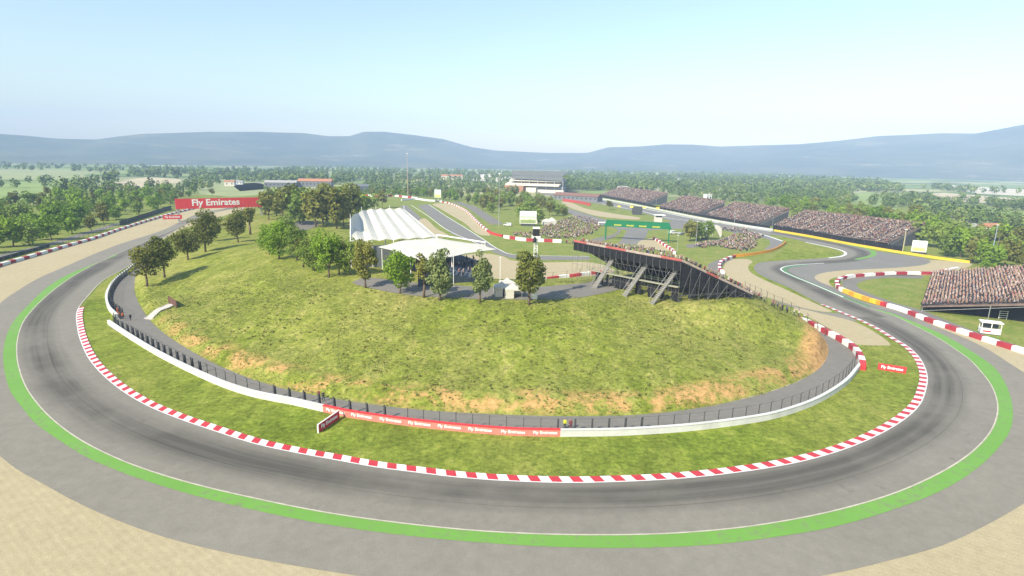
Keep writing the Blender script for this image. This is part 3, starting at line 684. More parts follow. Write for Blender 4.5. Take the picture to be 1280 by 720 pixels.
def fence(name, label, P, h, spacing, wide=lambda p: False, z=lambda x, y: 0., mesh=True, group=None, mat_=None):
    Q = resample(P, spacing); o = thing(name, label, 'fence', (Q[0].x, Q[0].y, z(Q[0].x, Q[0].y)), group=group)
    m_ = mat_ or FENCEM
    mb = MB(); T = tangents(Q)
    for q, t in list(zip(Q, T))[:100]:
        zz = z(q.x, q.y); pb = MB(); a = math.atan2(t.y, t.x)
        if wide(q):
            n = Vector((-t.y, t.x, 0))
            pb.box((q.x, q.y, zz+h/2), (.26,.12,h), a); pb.box((q.x+n.x*.3, q.y+n.y*.3, zz+h*.42), (.14,.4,h*.84), a, taper=.6)
        else:
            pb.box((q.x, q.y, zz+h/2), (.10,.10,h), a); pb.tube((q.x,q.y,zz+h), (q.x-t.y*-.35, q.y+t.x*-.35, zz+h+.35), .035, 5)
        part('post', pb, DARKM if wide(q) else m_, o)
    if mesh:
        for k in range(3):
            zz = h*(.5+.5*k/2)
            for a, b in zip(Q[:-1], Q[1:]):
                mb.tube((a.x,a.y,z(a.x,a.y)+zz), (b.x,b.y,z(b.x,b.y)+zz), .008 if k < 2 else .022, 4)
        part('wires', mb, m_, o)
    return o
def inside(P, d): return offset(P, d)
wd = lambda p: (380 > PX(p)[0] > 0 and not 258 < PX(p)[0] < 334) or 380 <= PX(p)[0] < 497 or 690 < PX(p)[0] < 822
half = len(allbar)//2; fl = offset(allbar, .9)
fA = [p for p in fl if PX(p)[0] < 500]; fB = [p for p in fl if PX(p)[0] >= 500]
fence('catch_fence', 'catch fence with thick dark posts behind the white barrier on the left of the hill', fA, 2.5, 3.1, wd)
fence('catch_fence', 'thin wire catch fence behind the lettered red barrier along the front of the hill', fB, 2.4, 2.6, wd)

# tyre barriers wrapped in red and white
def tyre_barrier(label, pts, seq, h=1.0, t=1.1, blk=None, z=lambda x,y: 0., P=None, extra=None):
    P = P or curve(pts, 0, .8); n = len(seq); o = thing('tyre_barrier', label, 'barrier', (P[0].x, P[0].y, 0))
    Ls = [0]
    for a, b in zip(P[:-1], P[1:]): Ls.append(Ls[-1]+(b-a).length)
    Lt = Ls[-1]; wsum = sum(w for c, w in seq); acc = 0
    for c, wgt in seq:
        s0, s1 = acc/wsum*Lt+.04, (acc+wgt)/wsum*Lt-.04; acc += wgt; Q = []
        nn = max(2, int((s1-s0)/1.5)+1)
        for k in range(nn):
            s = s0+(s1-s0)*k/(nn-1); i = min(len(P)-2, max(0, int(np.searchsorted(Ls, s))-1)); f = (s-Ls[i])/max(1e-6, Ls[i+1]-Ls[i]); q = P[i].lerp(P[i+1], f); q.z = z(q.x, q.y); Q.append(q)
        nm, m_ = {'r':('red_section',DRED),'w':('white_section',WHITE),'y':('yellow_section',YEL),'o':('orange_section',ORANGE),'R':('red_section',RED)}[c]
        mb = wall_mesh(Q, h, t); part(nm, mb, m_, o)
    return o
tyre_barrier('tyre barrier of long red and white blocks beside the spectator stand on the right', [(1106,383),(1122,387.5),(1141,394.5),(1162,403),(1188,412),(1216,421.5),(1248,432),(1280,442),(1330,458)], [('r',.4),('w',1.7),('w',1.6),('r',1.4),('w',1.4),('r',1.4),('w',1.5),('r',1.4),('w',1.5),('r',1.4),('w',1.5),('r',1.4),('w',1.5),('r',1.4),('w',1.5)], 1.15, 1.2)
tyre_barrier('yellow and orange tyre barrier segment at the inside of the chicane on the right', [(1052,364),(1076,373.5),(1106,383)], [('w',.5),('y',1.5),('o',1),('y',1.5),('o',1.2),('y',1),('o',.6),('R',.5)], 1.2, 1.2)
tyre_barrier('red and white tyre barrier looping round the small grass field before the right hand stand', [(1052,364),(1046.5,359),(1045.5,355),(1050,350.5),(1060,347.5),(1073,346),(1094,344.5),(1109,343.5),(1128,343),(1149,343),(1166,343),(1182,340),(1197,337)], [('w',.5),('r',.8),('w',.6),('r',.8),('w',.8),('r',1),('w',1),('r',1)]+[('w',1.4),('r',1.2)]*5+[('w',3)], 1.1, 1.2)
tyre_barrier('red and white tyre barrier along the right edge of the hill above the path', [(932,366),(942,374),(966,385),(983,393),(992,398),(1002,403),(1011,406),(1019,410),(1028,415),(1034,418),(1041,421.5),(1050,426.5),(1057,431),(1064,435.5),(1069.5,441),(1073.5,447),(1076.5,454),(1078,463)], ([('r',1.1),('w',1.1)]*11)+[('R',1.2)], 1.25, 1.1)
tyre_barrier('dark red and white tyre barrier along the gravel on the far left edge', [(-60,353),(0,333),(15,328.5),(38,322),(60,315.5),(85,308),(112,300.5),(150,287.5),(190,275),(220,266.5),(250,259.5)], [('r',.8),('w',1.2)]*34, 1.1, 1.2)
tyre_barrier('red and white tyre barrier following the gravel beside the infield track', [(550,252.5),(561,254.5),(580,262.5),(593,274.5),(604,285),(616,293),(628,296)], [('w',.6),('r',.6)]*22+[('R',2.2)], 1.1, 1.1)
tyre_barrier('straight row of red and white blocks in front of the hillside crowd', [(630,297.5),(640,299),(653,301),(668,302),(684,302.5),(702,303.5)], [('w',1),('r',1),('w',1),('w',.5),('r',1),('w',1),('r',1),('w',1)], 1.6, 1.1)
tyre_barrier('curved red and white tyre barrier by the gravel in front of the green gantry', [(817,299),(824,303),(830,307),(836,311),(841,315),(843,318)], [('r',1),('w',.7)]*7, 1.2, 1.1)
tyre_barrier('small red and white tyre barrier beside the grey service road behind the dark stand', [(918,322),(909,325),(901,329.5),(899,334),(900,339),(904,343)], [('r',1),('w',1)]*6, 1.2, 1.1)
tyre_barrier('red blocks with pale gaps along the gravel behind the tower', [(676,351.5),(690,349.5),(703,347.5),(718,346),(730,344),(745,342.5),(758,341)], [('w',.5),('R',1.2),('w',1),('R',1.2),('w',1),('R',1.2),('w',.4)], 1.1, 1.0)
def low_wall(name, label, pts, h, t, m, cat='wall'):
    P = curve(pts, 0, 3); o = thing(name, label, cat, (P[0].x,P[0].y,0)); part('board', wall_mesh(P, h, t), m, o); return o
low_wall('advertising_board', 'long yellow trackside board below the dark fence at the outside of the far bend', [(968,289),(1007,295.5),(1060,305.5),(1100,312.5),(1150,320.5),(1180,325),(1212,329)], 1.1, .4, YEL, 'board')
low_wall('retaining_wall', 'pale concrete wall between the long straight and the spectator stands', [(704,242.5),(751,249),(805,259),(869,272.3),(930,283),(966,288.5)], 1.2, .5, BARR)
low_wall('advertising_board', 'orange trackside board curving round the inner gravel beyond the dark stand', [(917,321.5),(930,320.5),(950,317.5),(966,314),(977,308.5),(982,304)], 1.3, .4, ORANGE, 'board')
low_wall('timing_wall', 'long white wall across the far end of the infield track', [(502,251),(520,249.5),(536,251.5),(552,252)], 1.6, .8, WHITE)
tyre_barrier('long distant red and white barrier by the trees beyond the white roofs', [(455,245),(476,246.5),(490,245.5),(505,247),(522,249)], [('r',1),('w',1.4)]*5, 2.0, 1.2)
low_wall('kerb_board', 'red advertising wall at the far entry to the straight', [(704,251.5),(722,254),(738,257.5)], 2.6, .8, mat('dull_red_board',(.42,.06,.06),.7), 'board')
# dark fence bands behind the yellow board and behind the left gravel
nf = thing('debris_fence', 'tall dark debris fence in front of the spectator stands along the far straight', 'fence', G(870,270))
part('netting', wall_mesh(curve([(705,240),(751,246.5),(805,256.5),(869,269.5),(930,280.5),(962,286)],0,4), 1.7, .3), NET, nf)
nf = thing('debris_fence', 'tall dark debris fence behind the yellow board on the outside of the far bend', 'fence', G(1060,304))
part('netting', wall_mesh(curve([(966,286.5),(1007,293),(1060,303),(1100,310.5),(1128,314.5)],0,4), 2.6, .3), NET, nf)
for q in resample(curve([(966,287),(1007,293.5),(1060,303.5),(1100,311),(1128,315)],0,4), 8): pb = MB(); pb.box((q.x,q.y,1.6),(.16,.16,3.2)); part('post', pb, DARKM, nf)
lf = fence('debris_fence', 'dark mesh debris fence behind the tyre barrier on the far left', curve([(-30,337),(0,329),(60,311.5),(112,296.5),(150,283.5),(190,270.5),(216,262.5)],0,3), 2.4, 5.)
bk = curve([(150,282),(170,275.5),(190,269),(214,261)],0,3); part('netting', wall_mesh(bk, 2.6, .2), mat('dark_green_netting',(.03,.05,.045),.9,.3,1), lf)
bk = curve([(-40,337),(0,326),(30,317.5),(62,308.5)],0,3); part('netting', wall_mesh(bk, 1.3, .2), MATS['dark_green_netting'], lf)
line('path', curve([(-40,331),(10,318),(60,306),(110,291),(150,279)],0,3), 5, .02, MATS['path_asphalt'])
fence('wire_fence', 'wire fence with tall posts between the hill path and the gravel behind the tower', curve([(672,355),(700,352),(730,348),(760,344.5),(780,341)],0,2), 3.4, 6., z=hz)
fence('wire_fence', 'thin wire fence along the right crest of the hill above the tyre barrier', curve([(930,368),(945,377),(966,388.5),(985,397),(1002,406),(1022,415),(1036,424)],0,2), 2.3, 4., z=hz)
fence('wire_fence', 'pale wire fence in front of the left netting beyond the two storey trees', curve([(588,351),(574,334),(560,318)],0,2), 2.4, 5., z=hz)

# ------------------------------------------------------------------ advertising boards and the banner bridge
def frame_of(A, B):
    r = (B-A); r.z = 0; L_ = r.length; return r.normalized(), L_
D_BR = 405
A = at_depth(218.5,249,D_BR); B = at_depth(329,246,D_BR+6); A0 = at_depth(219,262.5,D_BR); B0 = at_depth(327,257.5,D_BR+6)
zt, zb = (A.z+B.z)/2, max(4.2, (A0.z+B0.z)/2)
r, L_ = frame_of(A, B); nrm = Vector((r.y,-r.x,0)); mid = (A+B)/2
br = thing('advertising_bridge', 'long red bridge over the track with big white Fly Emirates lettering', 'bridge', (mid.x, mid.y, 0))
mb = MB(); a = math.atan2(r.y, r.x); mb.box((mid.x-nrm.x*1.6, mid.y-nrm.y*1.6, (zt+zb)/2-.1), (L_,2.6,zt-zb-.3), a); part('deck', mb, mat('bridge_steel',(.35,.08,.08),.6), br)
mb = MB(); mb.box((mid.x, mid.y, (zt+zb)/2), (L_,.25,zt-zb), a); part('front_panel', mb, BANNER, br)
for s in (-1, 1):
    mb = MB(); q = mid+r*(L_/2-1.2)*s-nrm*1.6; mb.box((q.x,q.y,zb/2+.2),(1.4,2.2,zb+.4),a); part('support', mb, GALV, br)
tc = G(267.5, 253)  # lettering centre on the panel
c0 = mid - r*L_*.055
put_text('Fly Emirates', (c0.x+nrm.x*.15, c0.y+nrm.y*.15, (zt+zb)/2), r, (0,0,1), (zt-zb)*.84, LWHITE, br, width=L_*.535)
def board(label, A, B, z0, h, t=.35, lean=0., m=BANNER, txt='Fly Emirates', fr=False, legs=True):
    A, B = Vector(A), Vector(B); r, L_ = frame_of(A, B); n = Vector((r.y,-r.x,0)); mid = (A+B)/2; a = math.atan2(r.y, r.x)
    o = thing('advertising_board', label, 'board', (mid.x, mid.y, mid.z)); b0 = mid.z
    mb = MB(); mb.box((mid.x, mid.y, b0+z0+h/2), (L_, t, h), a); part('panel', mb, m, o)
    if fr:
        mb = MB(); mb.box((A.x-r.x*.12, A.y-r.y*.12, b0+z0+h/2), (.12, t+.06, h+.06), a); mb.box((mid.x, mid.y, b0+z0+h+.06), (L_+.2, t+.06, .07), a); part('frame', mb, WHITE, o)
    if legs and z0 > .05:
        for s in (-.4, .4): mb = MB(); q = mid+r*L_*s; mb.box((q.x,q.y,b0+z0/2),(.14,.14,z0),a); part('leg', mb, GALV, o)
    if txt: put_text(txt, (mid.x+n.x*(t/2+.02), mid.y+n.y*(t/2+.02), b0+z0+h*.5), r, (0,0,1), h*.62, LWHITE, o, width=L_*.78)
    return o
board('shaded red Fly Emirates board set at an angle on the verge below the red barrier', G(398.5,541), G(424,523), 0.02, 1.3, .16, m=mat('shaded_red_board',(.56,.035,.06),.6,.06), fr=True)  # shade of the face turned from the sun is put into its red
board('small flat red Fly Emirates board on the grass verge near the right hand kerb', G(1097,461.5), G(1132,467), 0.05, 1.25, .4)
A1 = at_depth(203,268,392); B1 = at_depth(227,266,392); A1.z = B1.z = 0
board('small red Fly Emirates sign on posts left of the big banner bridge', A1, B1, 3.0, 2.4, .4)

# green gantry
DG = 303; A = at_depth(755,279,DG+2); B = at_depth(840,282.5,DG-2); zt = at_depth(797,276.3,DG).z; zb = at_depth(797,284.5,DG).z
r, L_ = frame_of(A, B); n = Vector((r.y,-r.x,0)); mid = (A+B)/2; a = math.atan2(r.y, r.x)
gt = thing('start_gantry', 'green gantry spanning the inner track with four yellow crowned logos', 'gantry', (mid.x,mid.y,0))
h = zt-zb; P2 = []
for s, c in ((-L_/2, 0), (-L_/2+h*.45, h), (L_/2-h*.45, h), (L_/2, 0)): P2.append((mid.x+r.x*s, mid.y+r.y*s, zb+c))
mb = MB(); mb.prism([Vector(p)+n*.4 for p in P2], -n*.8); part('panel', mb, GANTRY, gt)
for s in (-1, 1):
    mb = MB(); q = mid+r*s*(L_/2-1.2); mb.box((q.x,q.y,zb/2),(.7,.7,zb),a); part('leg', mb, GANTRY, gt)
for k, f in enumerate((-.285,-.10,.085,.28)):
    q = mid+r*L_*f+n*.43
    put_text('ROLEX', (q.x,q.y,zb+h*.27), r, (0,0,1), h*.22, LYEL, gt, width=3.9)
    cr = MB(); pts = [(-.75,0),(-1.0,1.0),(-.45,.45),(-.5,1.25),(-.12,.5),(0,1.4),(.12,.5),(.5,1.25),(.45,.45),(1.0,1.0),(.75,0)]
    cr.prism([q+r*x+Vector((0,0,zb+h*.46+y*h*.28)) for x, y in pts], n*.05); part('crown_emblem', cr, LYEL, gt)

# ------------------------------------------------------------------ poles, tower, screens, tents, small things
def pole(label, px, py_base, py_top, dist=None, z=0., r=.16, head='lamp', cat='pole', group=None, name='light_pole', m=None):
    b = G(px, py_base, z) if dist is None else at_depth(px, py_base, dist); b.z = z if dist is None else z
    D = math.hypot(b.x, b.y); top = at_depth(px, py_top, D).z
    o = thing(name, label, cat, b, group=group); mb = MB(); r *= .65; mb.tube(b, (b.x,b.y,top), r, 8, r2=r*.6); part('mast', mb, m or GALV, o)
    mb = MB()
    if head == 'lamp':
        mb.box((b.x,b.y,top+.15),(r*5,r*3,r*1.8)); part('lamp_head', mb, WHITE, o)
    elif head == 'twin':
        for s in (-1,1): mb.tube((b.x,b.y,top-1),(b.x+s*2.6,b.y,top+1.2),.35,6)
        part('arm', mb, DARKM, o)
    elif head == 'ball':
        mb.box((b.x,b.y,top),(r*3.6,r*3.6,r*3.6)); part('lamp_head', mb, WHITE, o)
    return o
pole('slim pale mast rising from the gravel between the dark stand and the green gantry', 846, 316, 294.5, r=.2)
pole('pale light pole in front of the two trees by the white sail', 869.5, 306, 277, r=.22)
pole('short white light pole beside the long straight', 917, 287, 267, r=.22)
pole('yellowish pole beside the right hand big screen', 1128, 315, 287, r=.3, m=mat('yellowish_paint',(.5,.46,.25),.6))
pole('tall thin pole with a square lamp in front of the far copse', 623.5, 283, 217, r=.3, head='ball')
pole('very tall red and white mast far beyond the white roofs', 510, 243, 192, r=.55, m=mat('mast_paint',(.5,.36,.32),.6), head='lamp', name='radio_mast')
pole('distant mast carrying two tilted dark arms', 412, 234, 213, r=.6, head='twin')
pole('blue and white pole rising from the wood behind the right hand stand', 1236, 336, 281, r=.22, m=mat('pale_blue_paint',(.35,.45,.6),.6))
pole('tall thin flag pole carrying an orange pennant in the wood on the right', 1241, 337, 296, r=.1, head=None)
p = G(1233.5, 330); D = math.hypot(p.x,p.y); t = at_depth(1233.5,311,D); b_ = at_depth(1233.5,322,D)
fl_ = thing('feather_flag', 'small orange feather flag standing before the trees behind the right hand stand', 'flag', (p.x,p.y,0))
mb = MB(); mb.tube((p.x,p.y,0),(p.x,p.y,t.z),.07,6); part('pole', mb, GALV, fl_)
mb = MB(); mb.prism([(p.x+.08,p.y,t.z),(p.x+.9,p.y,t.z-.7),(p.x+1.5,p.y,b_.z+.6),(p.x+.08,p.y,b_.z)], (0,.08,0)); part('cloth', mb, mat('flag_orange',(.72,.30,.05),.7), fl_)
for px, y0, y1 in ((567,358,316),(625,364,322)):
    b = GH(px, y0); D = math.hypot(b.x,b.y); top = at_depth(px,y1,D).z
    o = thing('light_pole', 'thin white pole in front of the white canopy' if px < 600 else 'thin white pole rising beside the white gazebos', 'pole', b); mb = MB(); mb.tube(b,(b.x,b.y,top),.09,6); part('mast', mb, WHITE, o); mb = MB(); mb.box((b.x,b.y,top+.05),(.5,.25,.12)); part('lamp_head', mb, WHITE, o)

# white camera tower with loudspeakers
b = GH(668, 374); D = math.hypot(b.x,b.y); zt = at_depth(668,284,D).z; z9 = b.z
tw = thing('camera_tower', 'tall white lattice tower with a black loudspeaker cluster on top beside the single tree', 'tower', b)
for k, (sx, sy) in enumerate(((-1,-1),(1,-1),(1,1),(-1,1))):
    mb = MB(); mb.tube((b.x+sx*.42,b.y+sy*.42,z9),(b.x+sx*.36,b.y+sy*.36,zt-2.5),.085,6); part('upright', mb, WHITE, tw)
mb = MB(); nn = 12; z0 = z9
for k in range(nn):
    za, zb_ = z9+(zt-2.5-z9)*k/nn, z9+(zt-2.5-z9)*(k+1)/nn
    for (ax,ay),(bx,by) in (((-1,-1),(1,-1)),((1,-1),(1,1)),((1,1),(-1,1)),((-1,1),(-1,-1))):
        mb.tube((b.x+ax*.4,b.y+ay*.4,za),(b.x+bx*.4,b.y+by*.4,zb_),.045,5); mb.tube((b.x+ax*.4,b.y+ay*.4,zb_),(b.x+bx*.4,b.y+by*.4,zb_),.045,5)
part('lattice', mb, WHITE, tw)
mb = MB(); mb.box((b.x,b.y,z9+1.4),(1.3,1.3,2.6)); part('base_cabin', mb, WHITE, tw)
mb = MB(); mb.box((b.x,b.y,zt-2.2),(2.0,1.6,.5)); mb.box((b.x,b.y,zt-.15),(1.6,1.3,.3)); part('platform', mb, WHITE, tw)
mb = MB(); mb.box((b.x,b.y-.1,zt-1.15),(1.5,1.1,1.5)); mb.tube((b.x-.3,b.y-.3,zt-1.9),(b.x-.3,b.y-.8,zt-3.3),.45,8); part('loudspeaker', mb, RUBBER, tw)

def gazebo(px, py, w_, h_, label, rz=0.1):
    b = GH(px, py); o = thing('gazebo', label, 'tent', b, rz, 'white gazebos by the tower'); hw = w_/2
    for sx, sy in ((-1,-1),(1,-1),(1,1),(-1,1)):
        mb = MB(); mb.tube((sx*hw*.96,sy*hw*.96,-.2),(sx*hw*.96,sy*hw*.96,h_*.62),.05,6); mb.obj('leg', GALV, o)
    n = 8; V = []
    ring = lambda k, z: [(sx*hw*k, sy*hw*k, z) for sx, sy in ((-1,-1),(0,-1.0),(1,-1),(1,0),(1,1),(0,1),(-1,1),(-1,0))]
    V = ring(1,h_*.56)+ring(1,h_*.66)+ring(.45,h_*.78)+ring(.12,h_*.93)+[(0,0,h_)]
    Fs = [(a*8+k,a*8+(k+1)%8,(a+1)*8+(k+1)%8,(a+1)*8+k) for a in range(3) for k in range(8)]+[(24+k,24+(k+1)%8,32) for k in range(8)]
    mb = MB(); mb.add(V, Fs); mb.obj('canopy', MEMB, o)
    mb = MB(); mb.box((-hw*.98,0,h_*.28),(.04,w_*.94,h_*.56)); mb.box((-hw*.45,-hw*.98,h_*.28),(w_*.48,.04,h_*.56)); mb.box((0,hw*.98,h_*.28),(w_*.94,.04,h_*.56)); mb.obj('side_panel', MEMB, o)
    return o
gazebo(627, 369, 3.6, 3.4, 'white gazebo with a pointed roof left of its taller neighbour', .15)
gazebo(641, 371, 4.0, 3.3, 'white gazebo with an open dark front between the trees and the tower', .1)
gazebo(634, 363, 3.4, 3.2, 'small white gazebo set behind two others by the tower', .3)

def screen(label, px, pyb, y0, y1, x0, x1, img, dist=None, back=False):
    b = G(px, pyb); D = dist or math.hypot(b.x,b.y); A = at_depth(x0,y1,D); B = at_depth(x1,y1,D); zt = at_depth(px,y0,D).z; zb = at_depth(px,y1,D).z
    r, L_ = frame_of(A,B); n = Vector((r.y,-r.x,0)); mid = (A+B)/2; a = math.atan2(r.y,r.x)
    o = thing('video_screen', label, 'screen', (mid.x,mid.y,0))
    mb = MB(); mb.box((mid.x-n.x*.5,mid.y-n.y*.5,(zt+zb)/2),(L_+.5,1.0,zt-zb+.5),a); part('cabinet', mb, DARKM if back else WHITE, o)
    if not back: mb = MB(); mb.box((mid.x+n.x*.03,mid.y+n.y*.03,(zt+zb)/2),(L_-.3,.05,zt-zb-.3),a); part('display', mb, img, o)
    for s in (-.35,.35): mb = MB(); q = mid+r*L_*s-n*.5; mb.box((q.x,q.y,zb/2),(.5,.5,zb),a); part('leg', mb, DARKM, o)
    mb = MB(); mb.box((mid.x-n.x*.6,mid.y-n.y*.6,.6),(L_*.9,2.4,1.2),a); part('trailer_base', mb, DARKM, o)
    return o
def display_mat(name, stops, sc_):
    m, nt, b, o = nodes_of(name); tc = N(nt,'ShaderNodeTexCoord').outputs['Generated']; s = N(nt,'ShaderNodeSeparateXYZ'); L(nt,tc,s.inputs[0])
    ad = N(nt,'ShaderNodeMath',operation='MULTIPLY_ADD'); L(nt,noise(nt,tc,sc_,3),ad.inputs[0]); ad.inputs[1].default_value = .35; L(nt,s.outputs['Z'],ad.inputs[2])
    c = ramp(nt, ad.outputs[0], stops); L(nt,c,b.inputs['Base Color']); L(nt,c,b.inputs['Emission Color']); b.inputs['Emission Strength'].default_value = .35; b.inputs['Roughness'].default_value = .4
    return m
s1 = display_mat('display_picture', [(.15,(.16,.22,.06)),(.45,(.22,.26,.10)),(.55,(.62,.62,.52)),(.7,(.30,.36,.25)),(.95,(.62,.70,.74))], 5)
s2 = display_mat('display_picture_yellow', [(.15,(.3,.4,.1)),(.45,(.65,.62,.15)),(.65,(.62,.66,.5)),(.95,(.55,.66,.75))], 4)
screen('big video screen with a white frame facing the hillside crowd', 659.5, 282.5, 264.5, 279, 650, 670, s1)
screen('tilted white framed video screen beside the wood on the far right', 1148, 318, 301.5, 314, 1139.5, 1157, s2)
screen('dark back of a video screen beside the long straight', 796, 268.5, 258.5, 266, 790, 802.5, s1, back=True)
screen('small upright video screen between the white sail and the two trees', 879.5, 300, 282, 294, 876.5, 883.5, s1)
screen('distant green and white hoarding by the trees beyond the infield track', 547, 252, 237.5, 247, 543.5, 551, s2)

def person_kiosk(): pass
# marshal post beside the stand on the right
b = G(1236, 417); o = thing('marshal_post', 'small white open sided marshal hut on the grass below the right hand stand', 'hut', b, -.45)
mb = MB(); mb.box((0,0,.75),(4.0,2.2,1.1)); mb.obj('base_cabin', WHITE, o)
mb = MB(); mb.box((0,0,3.05),(4.4,2.7,.22)); mb.obj('roof', WHITE, o)
for sx, sy in ((-1,-1),(1,-1),(1,1),(-1,1),(0,-1)): mb = MB(); mb.box((sx*1.9,sy*1.0,2.1),(.16,.16,1.75)); mb.obj('post', WHITE, o)
mb = MB(); mb.box((0,.6,1.95),(3.4,.5,1.2)); mb.obj('window', GLASS, o)
mb = MB(); mb.box((-.8,-1.13,.8),(1.6,.04,.35)); mb.obj('stripe', RED, o)
mb = MB(); mb.box((0,0,.12),(3.8,2.0,.3)); mb.obj('chassis', DARKM, o)
# steps and the brown board on the left slope
s0 = GH(186,399.5); s1_ = GH(216.5,381); r = (s1_-s0); rr = Vector((r.x,r.y,0)); Ln = rr.length; rr.normalize(); side = Vector((-rr.y,rr.x,0))
o = thing('flight_of_steps', 'pale straight steps climbing the left slope of the hill to a brown board', 'steps', s0); mb = MB(); nst = 14
for k in range(nst):
    q = s0+rr*(Ln*(k+.5)/nst); zz = max(s0.z+(s1_.z-s0.z)*(k+1)/nst, hz(q.x,q.y)+.05)+.15; mb.box((q.x,q.y,zz-.4),(Ln/nst*.99,2.7,.8),math.atan2(rr.y,rr.x))
part('treads', mb, STEPM, o)
for s in (-1,1):
    mb = MB(); q0 = [s0+rr*(Ln*k/nst)+side*s*1.43 for k in range(nst+1)]; kb = [Vector((q.x,q.y,max(s0.z+(s1_.z-s0.z)*k/nst, hz(q.x,q.y)+.05)-.3)) for k, q in enumerate(q0)]
    part('side_kerb', wall_mesh(kb, .62, .16), CONC, o)
A = GH(211,379.5); B = GH(221.5,385.5); r, L_ = frame_of(A,B); a = math.atan2(r.y,r.x); mid = (A+B)/2
o = thing('notice_board', 'brown wooden board standing at the top of the pale steps', 'board', mid)
mb = MB(); mb.box((mid.x,mid.y,mid.z+1.2),(L_,.12,1.7),a); part('panel', mb, BROWN, o)
for s in (-.45,.45): mb = MB(); q = mid+r*L_*s; mb.box((q.x,q.y,mid.z+.9),(.14,.2,2.4),a); part('post', mb, BROWN, o)

# vehicles and tents in the infield
def van(px, py, label, rz, m, L_=5.2, h=2.0, name='parked_van', cat='van'):
    b = G(px,py); o = thing(name, label, cat, b, rz); W = 1.95
    prof = [(-L_/2,.45),(L_/2,.45),(L_/2,.95),(L_/2-.95,1.1),(L_/2-1.7,h),(-L_/2+.15,h),(-L_/2,h-.3)]
    mb = MB(); mb.prism([(x,-W/2,z) for x,z in prof], (0,W,0)); mb.obj('body', m, o)
    mb = MB(); mb.prism([(L_/2-1.05,-W*.44,1.14),(L_/2-1.72,-W*.44,h-.12),(L_/2-1.72,W*.44,h-.12),(L_/2-1.05,W*.44,1.14)], (.06,0,.04)); mb.obj('windscreen', GLASS, o)
    for s in (-1,1):
        mb = MB(); mb.box((.1,s*(W/2+.012),h*.72),(L_*.55,.03,.5)); mb.obj('side_window', GLASS, o)
        for x in (-L_*.3,L_*.31): mb = MB(); mb.tube((x,s*(W/2-.2),.36),(x,s*(W/2+.03),.36),.36,14); mb.obj('wheel', RUBBER, o)
    return o
van(634.5, 282.5, 'white van parked on the grass left of the big video screen', 2.8, WHITE)
van(841, 292.5, 'white van parked near the right end of the green gantry', .3, WHITE)
van(852, 293.5, 'silver car standing behind the white van near the two trees', .5, mat('silver_paint',(.4,.41,.43),.35,.05,metal=.3), 4.5, 1.5, 'parked_car', 'car')
def far_tent(px, py, label, s=6., rz=.3):
    b = G(px,py); o = thing('marquee', label, 'tent', b, rz); mb = MB(); mb.box((0,0,s*.22),(s,s,s*.44)); mb.obj('wall', MEMB, o)
    mb = MB(); h = s*.44; mb.add([(-s*.53,-s*.53,h),(s*.53,-s*.53,h),(s*.53,s*.53,h),(-s*.53,s*.53,h),(0,0,h+s*.42)], [(0,1,4),(1,2,4),(2,3,4),(3,0,4),(3,2,1,0)]); mb.obj('roof', MEMB, o)
far_tent(683, 281, 'small white peaked tent right of the big video screen', 5.)
far_tent(689.5, 280.5, 'white box tent at the edge of the copse behind the hillside crowd', 5.5, .1)
far_tent(668, 279.5, 'low white tent directly behind the big video screen', 3.5, .1)
# white sail structure beside the two trees
b = G(896,296); o = thing('sail_canopy', 'white curved sail canopy leaning beside the two trees inside the circuit', 'canopy', b)
D = math.hypot(b.x,b.y); t1 = at_depth(891,282,D); t2 = at_depth(898,290,D); n_ = 8; V = []
for k in range(n_+1):
    f = k/n_; x = t1.x+(b.x+1.5-t1.x)*f**.8; z = t1.z*(1-f**2.2); wv = .7+2.6*math.sin(math.pi*min(1,f*.9+.1)); V += [(x-wv*.5,b.y-2,z),(x+wv*.5,b.y-2,z+.3),(x+wv*.5,b.y+.2,z+.5),(x-wv*.5,b.y+.2,z+.2)]
mb = MB(); mb.add(V, [(4*k+q,4*k+(q+1)%4,4*k+4+(q+1)%4,4*k+4+q) for k in range(n_) for q in range(4)]+[(3,2,1,0),(4*n_,4*n_+1,4*n_+2,4*n_+3)]); part('sail', mb, MEMB, o)
mb = MB(); mb.tube((t1.x,b.y,0),(t1.x,b.y,t1.z),.2,6); part('mast', mb, GALV, o)
b = G(822,281); D = math.hypot(b.x,b.y); o = thing('control_tower', 'white box shaped race tower with a flat roof behind the green gantry', 'tower', b); zt = at_depth(822,268,D).z
mb = MB(); mb.box((0,0,zt*.4),(4.4,4.4,zt*.8)); mb.obj('wall', BWALL, o); mb = MB(); mb.box((.8,0,zt*.95),(7.2,5.4,.4)); mb.obj('roof', WHITE, o); mb = MB(); mb.box((0,-2.2,zt*.84),(4.0,.3,zt*.16)); mb.obj('window', GLASS, o)
b = G(753,283); o = thing('shelter', 'small white canopy at the left end of the green gantry', 'shelter', b); mb = MB(); mb.box((0,0,2.6),(6,3.4,.3)); mb.obj('roof', WHITE, o)
for sx in (-2.6,2.6): mb = MB(); mb.box((sx,0,1.25),(.2,2.8,2.5)); mb.obj('side_wall', WHITE, o)

